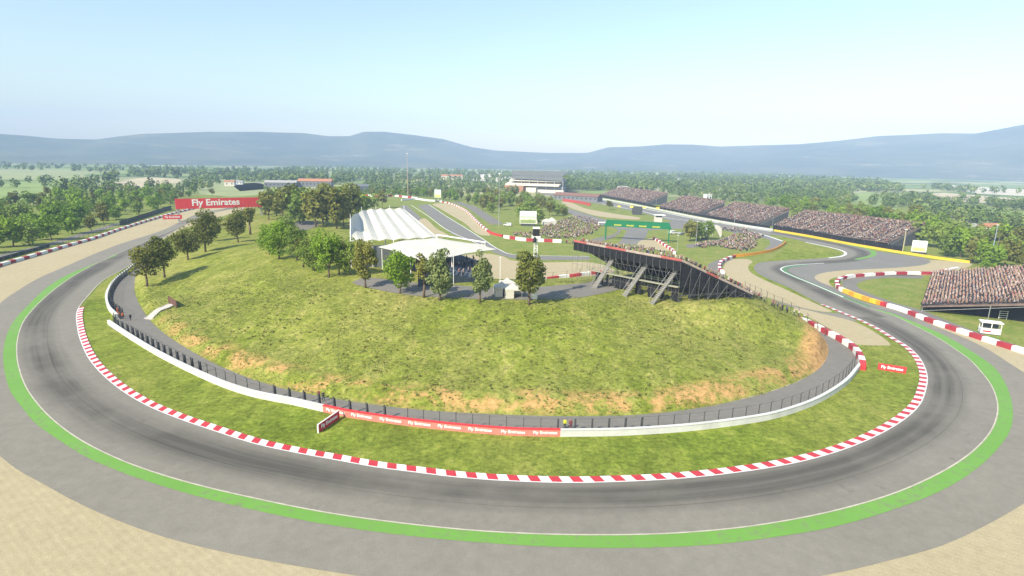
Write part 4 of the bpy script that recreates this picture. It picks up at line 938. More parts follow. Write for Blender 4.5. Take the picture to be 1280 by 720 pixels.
# ------------------------------------------------------------------ trees
def crown_mesh(name, m, n, size, clumps, seed, core=True):
    r = np.random.default_rng(seed); cl = np.array([c[:3] for c in clumps]); rad = np.array([c[3] for c in clumps])
    wgt = rad**2; k = r.choice(len(cl), n, p=wgt/wgt.sum())
    d = r.normal(size=(n,3)); d /= np.linalg.norm(d, axis=1)[:,None]; d[:,2] *= .85
    rr = rad[k]*(.55+.5*r.random(n)**.6); c = cl[k]+d*rr[:,None]
    nrm = d*.9+r.normal(size=(n,3))*.55+np.array([0,0,.25]); nrm /= np.linalg.norm(nrm, axis=1)[:,None]
    u = np.cross(nrm, r.normal(size=(n,3))); u /= np.linalg.norm(u, axis=1)[:,None]; v = np.cross(nrm, u)
    s = size*(.6+.8*r.random(n))[:,None]
    V = np.stack([c-u*s*.5, c-v*s*.42+nrm*s*.08, c+u*s*.62, c+v*s*.42+nrm*s*.08], 1).reshape(-1,3)
    Fq = np.arange(4*n).reshape(n,4)
    return mesh_np(name, V, Fq, m)
def trunk_mesh(h, rb, limbs, seed, m=None, lean=0., fork=.45):
    r = random.Random(seed); mb = MB(); top = Vector((lean, 0, h*fork)); mid = Vector((lean*.4+r.uniform(-.08,.08), r.uniform(-.08,.08), h*fork*.5))
    mb.tube((0,0,-.3), mid, rb*1.15, 7, r2=rb*.8); mb.tube(mid, top, rb*.8, 7, r2=rb*.62)
    for k in range(limbs):
        a = 2*math.pi*k/limbs+r.uniform(-.4,.4); st_ = mid.lerp(top, r.uniform(.5,1)); e1 = st_+Vector((math.cos(a)*h*.11, math.sin(a)*h*.11, h*.17)); e2 = e1+Vector((math.cos(a)*h*.10, math.sin(a)*h*.10, h*.2))
        mb.tube(st_, e1, rb*.45, 5, r2=rb*.3); mb.tube(e1, e2, rb*.3, 5, r2=rb*.1)
    return mb.mesh('trunk', m or BARK, True)
BARK = MATS['bark']
def make_clumps(seed, zc, rx, rz, n, rmin, rmax, bottom=0., cone=0.):
    r = random.Random(seed); out = [(0,0,zc,min(rx,rz)*.62)]
    while len(out) < n:
        x, y, z = (r.uniform(-1,1) for _ in range(3)); q = x*x+y*y+z*z
        if q > 1 or q < .12: continue
        f = 1-cone*(z+1)/2
        out.append((x*rx*f*.78, y*rx*f*.78, zc+z*rz*.8, r.uniform(rmin,rmax)*(1-cone*.5*(z+1)/2)))
    return out
KINDS = {  # height 10: crown centre, radius, half height, clumps, clump radius, fork, leaf material
 'round': (6.0, 3.8, 4.0, 24, .9, 1.75, .34, 'dark_leaves', 0),
 'bright': (5.4, 4.8, 4.6, 30, .95, 1.7, .24, 'bright_leaves', .15),
 'slim': (5.6, 2.9, 4.5, 24, .7, 1.25, .4, 'grey_leaves', .25),
 'olive': (5.8, 3.6, 4.3, 24, .8, 1.35, .36, 'olive_leaves', .1),
 'sparse': (6.0, 2.0, 4.0, 9, .55, .9, .5, 'olive_leaves', .25),
 'bush': (4.7, 4.9, 4.6, 24, 1.1, 1.9, .2, 'wood_leaves', .1),
 'conifer': (5.2, 2.3, 5.0, 22, .8, 1.3, .4, 'dark_leaves', .72)}
PROTO = {}
def proto(kind, level, var):
    key = (kind, level, var)
    if key in PROTO: return PROTO[key]
    zc, rx, rz, n, r0, r1, fk, lm, cone = KINDS[kind]; sd = hash((kind, var)) % 1000 if False else (sum(map(ord, kind))*7+var*31) % 997
    nl, ls = {'near': (2600, .42), 'mid': (620, .85)}[level]
    if kind == 'sparse': nl = nl//4
    cm = crown_mesh('crown', MATS[lm], nl, ls, make_clumps(sd, zc, rx, rz, n, r0, r1, cone=cone), sd+1)
    tm = trunk_mesh(10, .24 if level == 'near' else .2, 5 if level == 'near' else 3, sd, lean=.25*(var-1), fork=fk)
    PROTO[key] = (tm, cm); return PROTO[key]
def tree(name, label, kind, level, var, loc, h, rz, wide=1., group=None):
    o = thing(name, label, 'tree', loc, rz, group); o.scale = (h/10*wide, h/10*wide, h/10)
    tm, cm = proto(kind, level, var); link('trunk', tm, o); link('crown', cm, o); return o
def tree_px(px, py, hpx, kind, label, wide=1., name='leafy_tree', level='near', group=None, hill=True):
    b = GH(px, py) if hill else G(px, py); D = math.hypot(b.x,b.y); h = at_depth(px,py-hpx,D).z-b.z
    return tree(name, label, kind, level, random.randrange(3), b, h, random.uniform(0,6.28), wide, group)
tree_px(184,358,55,'round','dark round tree at the left foot of the hill, nearest to the path fence',1.05,'round_tree')
tree_px(206,347,56,'round','dark round tree with a long shadow, second from the left end of the row',.95,'round_tree')
tree_px(235,325,42,'round','small dark round tree in the middle of the left tree row',1.05,'round_tree')
tree_px(257,315,54,'round','tall dark tree with a forked trunk in the left tree row',.95,'round_tree')
tree_px(265,302,40,'round','dark tree half hidden behind the forked tree of the left row',1.0,'round_tree')
tree_px(298,303,44,'round','lone dark round tree below the right end of the red banner bridge',.95,'round_tree')
tree_px(313,293,48,'sparse','thin yellowish young tree in front of the end of the banner bridge',1.2,'young_tree')
tree_px(349,324,54,'bright','broad fresh green tree on the left part of the hill top',.95)
tree_px(337,318,42,'bright','lower fresh green tree touching the left side of the broad one',.9)
tree_px(371,325,48,'bush','mid green bushy tree between the broad fresh green tree and the white roofs',.85)
tree_px(379,334,44,'sparse','thin olive tree with a bare stem on the hill top left of the bright tree',1.1,'young_tree')
tree_px(411,347,64,'bright','bright green tree standing left of the white ridged roof',.85)
tree_px(437,344,50,'bush','green tree tucked against the left side of the white ridged roof',.8)
tree_px(457,360,64,'olive','dark olive tree with a forked trunk in front of the white ridged roof',.85)
tree_px(500,367,60,'bright','bright green round tree in front of the white flat canopy',.92)
tree_px(530,372,66,'sparse','sparse yellowish tree between the bright round tree and the grey one',1.0,'young_tree')
tree_px(550,376,72,'slim','slim grey green tree in front of the right part of the white canopy',.92)
tree_px(600,378,68,'slim','slim grey green tree just left of the white gazebos',.85)
tree_px(661,381,76,'olive','olive brown tree with a forked trunk standing alone in front of the tower',.98)
tree_px(393,339,52,'bush','mid green tree between the bare stemmed olive tree and the bright tree',.8)
tree_px(424,343,46,'olive','olive tree behind the bright green tree left of the ridged roof',.9)
WOODB = [(336,275,40,'olive'),(346,270,42,'bush'),(354,280,44,'olive'),(364,272,46,'round'),(375,280,46,'bush'),(385,272,44,'bush'),(395,284,52,'olive'),(404,281,50,'conifer'),(412,273,44,'olive'),(421,286,58,'conifer'),(430,284,50,'olive'),(439,281,52,'olive'),(447,276,44,'bush'),(350,262,30,'bush'),(370,260,32,'olive'),(390,262,32,'bush'),(405,258,30,'olive'),(425,262,34,'bush'),(440,259,32,'olive'),(452,263,26,'bush'),(330,268,28,'bush'),(360,290,26,'bush'),(408,268,46,'conifer'),(466,262,24,'bush'),(478,260,22,'olive')]
for px, py, hp, kd in WOODB:
    tree_px(px, py, hp, kd, {'olive':'olive green tree in the dense wood between the banner bridge and the white roofs','bush':'bushy green tree in the dense wood behind the fresh green hill trees','round':'dark round tree inside the dense wood right of the banner bridge','conifer':'dark pointed tree inside the dense wood left of the white roofs'}[kd], random.uniform(.85,1.15), 'wood_tree' if kd != 'conifer' else 'conifer_tree', 'mid', 'wood between the banner bridge and the white roofs')
for px, py, hp, kd, lb in ((862,302,30,'olive','dark olive tree left of the white sail canopy inside the circuit'),(872,301,27,'bush','broad green tree behind the small upright screen inside the circuit'),(884,300,27,'bush','dark green tree directly beside the white sail canopy'),(761.5,262.5,13,'round','single small dark tree between the gravel strip and the long straight'),(702,238.5,27,'bush','tall tree at the right end of the far main grandstand'),(1232,340,18,'bright','low pale green bush tree just behind the right hand stand')):
    tree_px(px, py, hp, kd, lb, 1.0, level='mid', hill=False)
TREES = []
def in_poly(x, y, P):
    c = False; n = len(P)
    for i in range(n):
        (ax, ay), (bx, by) = P[i], P[(i+1)%n]
        if (ay > y) != (by > y) and x < (bx-ax)*(y-ay)/(by-ay)+ax: c = not c
    return c
def zone(key, poly, hr, tries, gap, kinds, skip=()):
    xs = [p[0] for p in poly]; ys = [p[1] for p in poly]; grid = {}
    for _ in range(tries):
        x, y = random.uniform(min(xs),max(xs)), random.uniform(min(ys),max(ys))
        if not in_poly(x,y,poly) or any(in_poly(x,y,s) for s in skip): continue
        p = G(x,y); D = math.hypot(p.x,p.y); h = random.uniform(*hr); hp = F*h/D; rr = hp*gap
        ok = True
        for q in grid.get('a', ()):
            if abs(q[0]-x) < max(rr,q[2]) and abs(q[1]-y)*2.2 < max(rr,q[2]): ok = False; break
        if not ok: continue
        grid.setdefault('a', []).append((x,y,rr)); TREES.append((D, p, h, random.choice(kinds), key))
GRL = [(118,236),(150,240),(236,232),(232,222),(160,222)]
zone('left', [(-20,318),(-20,262),(60,240),(200,214),(225,250),(205,262),(150,278),(112,290),(60,304)], (9,16), 700, .58, ['bush','bright','bright','bush','bright','olive','round','conifer'], [GRL,[(-30,262),(-30,229),(60,226),(108,230),(80,240),(50,250)]])
zone('leftfar', [(200,258),(215,240),(245,222),(330,224),(336,243),(250,246),(218,249)], (7,12), 400, .6, ['bush','olive','round','bright'], [[(250,243),(290,246),(333,243),(335,231),(285,226)]])
zone('copse', [(600,262),(610,250),(640,250),(690,256),(708,268),(702,280),(650,284),(628,274)], (9,15), 600, .45, ['bush','bush','olive','round'], [[(615,264),(650,262),(652,283),(610,285)],[(676,272),(700,270),(705,285),(672,285)]])
zone('infield', [(450,247),(480,238),(540,244),(560,249),(600,246),(640,246),(640,256),(606,262),(580,254),(552,250),(500,247)], (7,11), 500, .55, ['bush','olive','bright'])
zone('centre', [(440,244),(460,228),(560,222),(640,226),(650,244),(560,247)], (7,11), 900, .55, ['bush','olive','bright','round'])
zone('right', [(985,268),(1060,282),(1118,293),(1118,300),(1135,300),(1165,318),(1215,329),(1225,338),(1300,346),(1330,340),(1320,318),(1240,305),(1130,277),(1040,262),(960,258)], (10,16.5), 2000, .47, ['bush','bush','olive','bright','round'])
zone('rightmid', [(770,235),(900,230),(1000,240),(1060,252),(1060,270),(985,262),(900,251),(850,247),(825,241)], (8,12), 1400, .55, ['bush','olive','bush','bright'])
LBL = {'left':'in the rough fields beyond the far left gravel','leftfar':'scattered behind the red banner bridge','copse':'in the copse behind the big video screen and the hillside crowd','infield':'beside the service road beyond the infield track','centre':'in the loose wood far beyond the white roofs','right':'in the wood behind the yellow board and the right hand stand','rightmid':'in the long wood behind the stands of the far straight'}
ADJ = {'bush':'mid green bushy tree','bright':'fresh light green tree','olive':'olive green tree','round':'dark round tree','conifer':'dark pointed tree'}
TREES.sort(key=lambda t: t[0]); NIND = 250
for D, p, h, kd, key in TREES[:NIND]:
    tree('conifer_tree' if kd == 'conifer' else 'leafy_tree', ADJ[kd]+' '+LBL[key], kd, 'mid', random.randrange(3), p, h, random.uniform(0,6.28), random.uniform(.85,1.2), 'trees '+LBL[key])
# everything farther merges into one woodland
FAR = [(p, h) for D, p, h, kd, key in TREES[NIND:]]
def band(poly, n, hr):
    xs = [p[0] for p in poly]; ys = [p[1] for p in poly]; k = 0
    while k < n:
        x, y = random.uniform(min(xs),max(xs)), random.uniform(min(ys),max(ys))
        if in_poly(x,y,poly): FAR.append((G(x,y), random.uniform(*hr))); k += 1
band([(-60,211),(-60,203),(0,205),(110,207),(200,209),(330,212),(330,220),(230,222),(150,216),(60,213)], 150, (9,15))
band([(120,222),(200,214),(330,214),(330,224),(250,226),(200,222)], 110, (8,13))
band([(-40,228),(100,222),(130,230),(70,240),(-40,236)], 14, (8,12))
band([(330,214),(400,207),(470,210),(560,214),(640,215),(640,224),(560,224),(440,228),(410,232),(330,226)], 620, (9,14))
band([(700,216),(800,213),(900,216),(1000,220),(1100,228),(1130,240),(1050,240),(900,228),(800,226),(700,226)], 1000, (10,15))
band([(700,224),(800,224),(900,229),(1000,236),(1060,246),(1060,252),(900,238),(770,238),(705,240)], 480, (8,13))
band([(1060,252),(1110,250),(1150,258),(1230,272),(1300,290),(1300,296),(1200,276),(1130,262)], 90, (8,12))
band([(1100,248),(1130,244),(1230,252),(1300,262),(1300,266),(1220,258),(1140,254)], 60, (7,11))
band([(1150,235),(1200,236),(1280,242),(1280,244),(1190,240)], 26, (9,13))
def woodland():
    r = np.random.default_rng(3); Vs = []; tot = 0
    for p, h in FAR:
        D = math.hypot(p.x,p.y); n = 150 if D < 900 else 64 if D < 1500 else 34; rx = h*r.uniform(.36,.52); s = h*(.17 if D < 900 else .27 if D < 1500 else .36)
        d = r.normal(size=(n,3)); d /= np.linalg.norm(d,axis=1)[:,None]; rad = .5+.5*r.random(n)**.5
        lob = 1+.28*np.sin(d[:,0]*3.1+p.x)+.2*np.sin(d[:,1]*4.3+p.y)
        c = np.array((p.x,p.y,h*.52))+d*(rad*lob)[:,None]*np.array((rx,rx,h*.46))
        nr = d+r.normal(size=(n,3))*.5+np.array([0,0,.2]); nr /= np.linalg.norm(nr,axis=1)[:,None]
        u = np.cross(nr,r.normal(size=(n,3))); u /= np.linalg.norm(u,axis=1)[:,None]; v = np.cross(nr,u); ss = s*(.6+.8*r.random(n))[:,None]
        Vs.append(np.stack([c-u*ss*.5,c-v*ss*.45,c+u*ss*.5,c+v*ss*.45],1).reshape(-1,3))
    V = np.concatenate(Vs); Fq = np.arange(len(V)).reshape(-1,4)
    m = bpy.data.materials.new('far_leaves'); m.use_nodes = True; nt = m.node_tree; b = nt.nodes['Principled BSDF']; p = pos(nt)
    f = noise(nt, p, .045, 3, .7)
    L(nt, ramp(nt, f, [(.30,(.055,.095,.028)),(.45,(.095,.15,.036)),(.58,(.145,.205,.05)),(.72,(.28,.31,.10))]), b.inputs['Base Color']); b.inputs['Roughness'].default_value = .95; b.inputs['Specular IOR Level'].default_value = .1
    o = link('woodland', mesh_np('woodland', V, Fq, m)); tag(o, 'far green woodland spreading to the foot of the blue mountains', 'woodland', kind='stuff')
woodland()
def tufts():
    r = np.random.default_rng(11); n = 110000
    X = r.uniform(-130,84,n); Y = r.uniform(78,165,n); D = foot_dist(X[:1],Y[:1])
    i = np.clip(((X-HXS[0])/st).astype(int),0,len(HXS)-1); j = np.clip(np.searchsorted(HYS,Y),0,len(HYS)-1); Dg = GD[j,i]
    keep_ = (Dg > .5) & (r.random(n) < .42+.9*vnoise(X,Y,3.5,21)+.5*vnoise(X,Y,11,22))
    cutz = (X > 60) & (Y < 137) & (Dg < 4); keep_ &= ~cutz; keep_ &= ~((Dg > 36) & (Y > 130))
    X = X[keep_]; Y = Y[keep_]; n = len(X)
    Z = np.array([hz(x,y) for x,y in zip(X,Y)]); h = r.uniform(.08,.24,n)*(1+.5*vnoise(X,Y,6,23)); V = np.zeros((n,3,3,3))
    for b in range(3):
        a = r.uniform(0,6.28,n); w_ = r.uniform(.10,.2,n); lx, ly = r.normal(size=n)*.28, r.normal(size=n)*.28
        V[:,b,0] = np.stack([X-np.cos(a)*w_,Y-np.sin(a)*w_,Z-.05],1); V[:,b,1] = np.stack([X+np.cos(a)*w_,Y+np.sin(a)*w_,Z-.05],1); V[:,b,2] = np.stack([X+lx,Y+ly,Z+h],1)
    V = V.reshape(-1,3); me = mesh_np('long_grass', V, np.arange(len(V)).reshape(-1,3), MATS['tuft_grass'])
    tag(link('long_grass', me), 'rough long grass covering the slopes of the hill', 'grass', kind='stuff')
tufts()
def weeds():
    r = np.random.default_rng(17); n = 4500; X = r.uniform(-125,80,n); Y = r.uniform(80,150,n)
    i = np.clip(((X-HXS[0])/st).astype(int),0,len(HXS)-1); j = np.clip(np.searchsorted(HYS,Y),0,len(HYS)-1); Dg = GD[j,i]
    ok = (Dg > 1) & (Dg < 40) & (r.random(n) < .30+1.0*vnoise(X,Y,7,31)) & ~((X > 56) & (Dg < 7)); X = X[ok]; Y = Y[ok]; n = len(X); nb = 7
    Z = np.array([hz(x,y) for x,y in zip(X,Y)]); h = r.uniform(.14,.42,n); V = np.zeros((n,nb,4,3))
    for b in range(nb):
        a = r.uniform(0,6.28,n); d = r.uniform(.05,.4,n); cx, cy = X+np.cos(a)*d, Y+np.sin(a)*d; cz = Z+h*r.uniform(.2,.9,n); sz = r.uniform(.09,.2,n); t = r.uniform(0,6.28,n); tl = r.normal(size=n)*.12
        V[:,b,0] = np.stack([cx-np.cos(t)*sz,cy-np.sin(t)*sz,cz-.06+tl],1); V[:,b,1] = np.stack([cx+np.sin(t)*sz,cy-np.cos(t)*sz,cz],1); V[:,b,2] = np.stack([cx+np.cos(t)*sz,cy+np.sin(t)*sz,cz+.06-tl],1); V[:,b,3] = np.stack([cx-np.sin(t)*sz,cy+np.cos(t)*sz,cz+.03],1)
    V = V.reshape(-1,3); tag(link('weeds', mesh_np('weeds', V, np.arange(len(V)).reshape(-1,4), MATS['olive_leaves'])), 'low weeds and scrub scattered over the hill grass', 'weeds', kind='stuff')
weeds()

# ------------------------------------------------------------------ people
def skin_body(name, J, E, R, mats, pick):
    me = bpy.data.meshes.new('rig'); me.from_pydata(J, E, []); o = bpy.data.objects.new('rig', me); C.objects.link(o)
    md = o.modifiers.new('skin', 'SKIN'); md.use_smooth_shade = True
    for v, r_ in zip(me.skin_vertices[0].data, R): v.radius = (r_, r_*.85); v.use_root = False
    me.skin_vertices[0].data[0].use_root = True
    sb = o.modifiers.new('sub', 'SUBSURF'); sb.levels = 1; sb.render_levels = 1
    bpy.context.view_layer.update()
    out = bpy.data.meshes.new_from_object(o.evaluated_get(bpy.context.evaluated_depsgraph_get())); out.name = name
    bpy.data.objects.remove(o); out.materials.clear()
    for m in mats: out.materials.append(m)
    for p in out.polygons: p.material_index = pick(p.center)
    return out
EB = [(0,1),(1,2),(2,3),(3,4),(2,5),(5,6),(6,7),(2,8),(8,9),(9,10),(0,11),(11,12),(12,13),(13,14),(0,15),(15,16),(16,17),(17,18)]
RB = [.15,.165,.10,.075,.105,.075,.055,.045,.075,.055,.045,.105,.07,.052,.045,.105,.07,.052,.045]
def standing(shirt, arm=0, walk=0., trousers=TROUS):
    J = [(0,0,.98),(0,0,1.25),(0,.01,1.43),(0,.02,1.56),(0,.03,1.68)]
    for s in (-1,1):
        if arm and s > 0: J += [(s*.21,0,1.41),(s*.34,.12,1.55),(s*.40,.18,1.80)]
        else: J += [(s*.21,0,1.41),(s*.27,-.02,1.13),(s*.25,.10,.90)]
    for s in (-1,1): J += [(s*.10,0,.88),(s*.12,s*walk,.50),(s*.13,s*walk*1.4-.03,.08),(s*.14,s*walk*1.4+.14,.04)]
    def pick(c):
        if c.z > 1.70 or (c.z > 1.60 and c.y < -.01): return 3
        if c.z > 1.52 and abs(c.x) < .16: return 2
        if abs(c.x) > .20 and (c.z < .97 or c.z > 1.72) and c.z > .75: return 2
        return 0 if c.z > .92 else 1
    return skin_body('body', J, EB, RB, [shirt, trousers, SKIN, HAIR], pick)
def sitting(shirt, lean=0.):
    J = [(0,0,.50),(0,-.02+lean*.4,.78),(0,-.01+lean,.98),(0,.02+lean,1.10),(0,.04+lean*1.1,1.22)]
    for s in (-1,1): J += [(s*.21,lean,.96),(s*.26,.06+lean,.70),(s*.16,.32,.60)]
    for s in (-1,1): J += [(s*.10,.10,.48),(s*.13,.45,.50),(s*.13,.42,.10),(s*.14,.56,.05)]
    def pick(c):
        if c.z > 1.24 or (c.z > 1.14 and c.y < lean): return 3
        if c.z > 1.07 and abs(c.x) < .15: return 2
        if c.y > .27 and c.z > .56: return 2
        return 0 if c.z > .56 else 1
    return skin_body('body', J, EB, RB, [shirt, TROUS, SKIN, HAIR], pick)
STAND = {k: standing(m, arm=(i % 3 == 1), walk=.06*(i % 2)) for i, (k, m) in enumerate(SM.items())}
SIT = {k: sitting(m, lean=.05*(i % 3)) for i, (k, m) in enumerate(SM.items())}
COLS = list(SM); CW = [2.0,3.0,4.2,1.5,4,2.0,5.5]
def person(label, me, loc, rz, group=None):
    o = link('person', me); o.location = loc; o.rotation_euler = (0,0,rz); return tag(o, label, 'person', group)
def marshal(label, px, py, m, rz, arm=0, tr=TROUS):
    b = G(px, py); b.z = .05; return person(label, standing(m, arm, .08, tr), b, rz)
marshal('marshal in a red top and dark trousers on the path behind the angled board', 399, 499.5, SM['red'], 2.8)
marshal('shorter person in dark clothes beside the red topped marshal on the path', 404.5, 501.5, SM['dark'], 3.4)
marshal('marshal in a yellow hi-vis top standing on the path behind the white barrier', 706, 536.5, HIVIS, 3.0)
marshal('marshal dressed all in red next to the yellow hi-vis marshal', 713, 536.8, SM['red'], 3.3, 0, SM['red'])
marshal('marshal in orange overalls by the gap in the white barrier on the left', 150, 397, HIOR, 2., 0, HIOR)
marshal('marshal in orange with a raised arm behind the bend of the left barrier', 147.5, 392.5, HIOR, 2., 1, HIOR)
marshal('marshal in an orange top and dark trousers nearest the hill at the left barrier gap', 154, 399, HIOR, 4., 0)
marshal('lone dark clothed person on the left part of the service path', 163.5, 401, SM['dark'], 1.)

# far spectators: one mesh of small seated figures
CR = {'p': [], 'rz': [], 's': []}
def crowd_add(p, rz, st_=0): CR['p'].append(tuple(p)); CR['rz'].append(rz); CR['s'].append(st_)

# ------------------------------------------------------------------ grandstands
SNET = mat('grey_netting', (.06,.065,.07), .9, .3, 1)
AISLE = mat('worn_aisle_steps', (.30,.265,.235), .9, .2, 1)
def rake(name, label, A, B, back, depth, z0, z1, rows=12, aisle=13., fill=.88, seatm=SEATB, near=0, under=True, inset=.1, person_label=None):
    """A-B is the front edge seen from the track (left to right), back the ground direction the rows climb"""
    A, B = Vector((A[0],A[1],0)), Vector((B[0],B[1],0)); r = (B-A); Lg = r.length; r.normalize(); k = Vector(back).normalized()
    o = thing(name, label, 'grandstand', A)
    mb = MB(); dz = (z1-z0)/rows; dd = depth/rows; prof = [(0,z0-.35)]
    for i in range(rows): prof += [(i*dd, z0+i*dz), ((i+1)*dd, z0+i*dz)]
    prof += [(depth, z1+.9), (depth+.15, z1+.9), (depth+.15, z1-.6-dz)]
    mb.prism([A+k*d+Vector((0,0,z)) for d, z in prof], r*Lg); part('seating_deck', mb, seatm, o)
    na = max(1, int(Lg/aisle)); 
    for i in range(na+1):
        s = Lg*(i+.5)/(na+1); mb = MB()
        for j in range(rows): q = A+r*s+k*((j+.5)*dd); mb.prism([q-r*.7-k*dd*.5+Vector((0,0,z0+j*dz+.02)), q+r*.7-k*dd*.5+Vector((0,0,z0+j*dz+.02)), q+r*.7+k*dd*.5+Vector((0,0,z0+j*dz+.02)), q-r*.7+k*dd*.5+Vector((0,0,z0+j*dz+.02))], (0,0,.2))
        part('aisle_stair', mb, AISLE, o)
    mb = MB(); n_ = max(3, int(Lg/7))
    for i in range(n_+1):
        for d in (.4, depth*.5, depth-.3):
            q = A+r*(Lg*i/n_)+k*d; zz = z0+(z1-z0)*d/depth-.5; mb.tube((q.x,q.y,0),(q.x,q.y,zz),.09,5)
        a_ = A+r*(Lg*i/n_)+k*.4; b_ = A+r*(Lg*i/n_)+k*(depth-.3); mb.tube((a_.x,a_.y,.3),(b_.x,b_.y,z1-1),.06,4)
    part('scaffold', mb, GALV, o)
    if under:
        mb = MB(); mb.prism([A+k*.9+Vector((0,0,0)), A+k*.9+Vector((0,0,z0-.4)), A+k*(depth-.2)+Vector((0,0,z1-dz-.7)), A+k*(depth-.2)], r*.08); part('side_netting', mb, SNET, o)
        mb = MB(); q = B-r*inset; mb.prism([q+k*.9+Vector((0,0,0)), q+k*.9+Vector((0,0,z0-.4)), q+k*(depth-.2)+Vector((0,0,z1-dz-.7)), q+k*(depth-.2)], r*.08); part('side_netting', mb, NET if inset > 1 else SNET, o)
        mb = MB(); q = A+k*1.6; mb.box((q.x+r.x*Lg/2,q.y+r.y*Lg/2,(z0-.45)/2),(Lg*.97,.1,z0-.45),math.atan2(r.y,r.x)); part('front_netting', mb, NET, o)
    fz = math.atan2(-k.y,-k.x)-math.pi/2; nrow = 0; seats = []
    for j in range(rows):
        s = .4
        while s < Lg-.3:
            al = (s/Lg*(na+1)-.5) % 1.; 
            dist_a = min(al, 1-al)*Lg/(na+1)
            if dist_a > .85 and random.random() < fill*(.8+.25*math.sin(s*.21+j*.5)):
                q = A+r*(s+random.uniform(-.12,.12))+k*((j+.62+random.uniform(-.22,.22))*dd); seats.append((Vector((q.x,q.y,z0+j*dz)), fz+random.uniform(-.25,.25)))
            s += random.uniform(.62,.78)
    seats.sort(key=lambda t: t[0].length)
    for i, (q, a) in enumerate(seats):
        if i < near:
            c = random.choices(COLS, CW)[0]; person('spectator in a %s top seated %s' % (c, person_label), SIT[c], (q.x,q.y,q.z-.02), a, 'spectators seated in the right hand stand')
        else: crowd_add(q, a, random.random() < .22)
    return o
# the big stand on the right (two blocks)
def gp(px, py, z): return G(px, py, z)
P_, Q_ = gp(1151,383,1.5), gp(1165,341.5,1.5); dr = (P_-Q_); dr.z = 0; dr.normalize(); bk_ = Vector((-dr.y, dr.x, 0))
if bk_.x < 0: bk_ = -bk_
rake('grandstand', 'big packed open spectator stand at the right picture edge above the white marshal hut', Q_, P_, bk_, 30, 1.6, 7.9, 38, 17, 1.1, near=205, inset=6., person_label='in the packed stand on the right')
def railing(label, pts, z=1.2):
    P = [G(*p) for p in pts]; o = thing('pipe_railing', label, 'railing', P[0])
    for a, b in zip(P[:-1],P[1:]):
        mb = MB(); 
        for h in (.5,1.1,1.7,2.3): mb.tube((a.x,a.y,h),(b.x,b.y,h),.06,5)
        part('rail', mb, WHITE, o)
    for q in P: mb = MB(); mb.tube((q.x,q.y,0),(q.x,q.y,2.4),.07,5); part('post', mb, WHITE, o)
railing('white pipe railing at the stair gap between the two blocks of the right stand', [(1215,389),(1224,390.5),(1233,392)])
railing('long white pipe railing below the right block of the right hand stand', [(1248,399),(1258,399.5),(1272,398.5),(1290,400)])
# four stands along the straight
for lab, fl, fr, bl in (('farthest of the four red brown spectator stands along the straight', (751,245.5), (806,256), (762,239)),
                        ('second farthest packed stand along the straight, above the white sail', (823,261), (871,270), (842,251)),
                        ('packed stand along the straight just left of the longest one', (882,271.5), (946,283), (912,259)),
                        ('longest packed stand along the straight, nearest to the far right screen', (966,286), (1109,308.5), (990,270))):
    a, b = G(*fl), G(*fr); rr = (b-a).normalized(); kk = Vector((-rr.y,rr.x,0)); 
    if kk.y < 0: kk = -kk
    dpt = 24; q = G(bl[0],bl[1],0); rake('grandstand', lab, a, b, kk, dpt, 2.2, 11.5, 15, 15, .9)

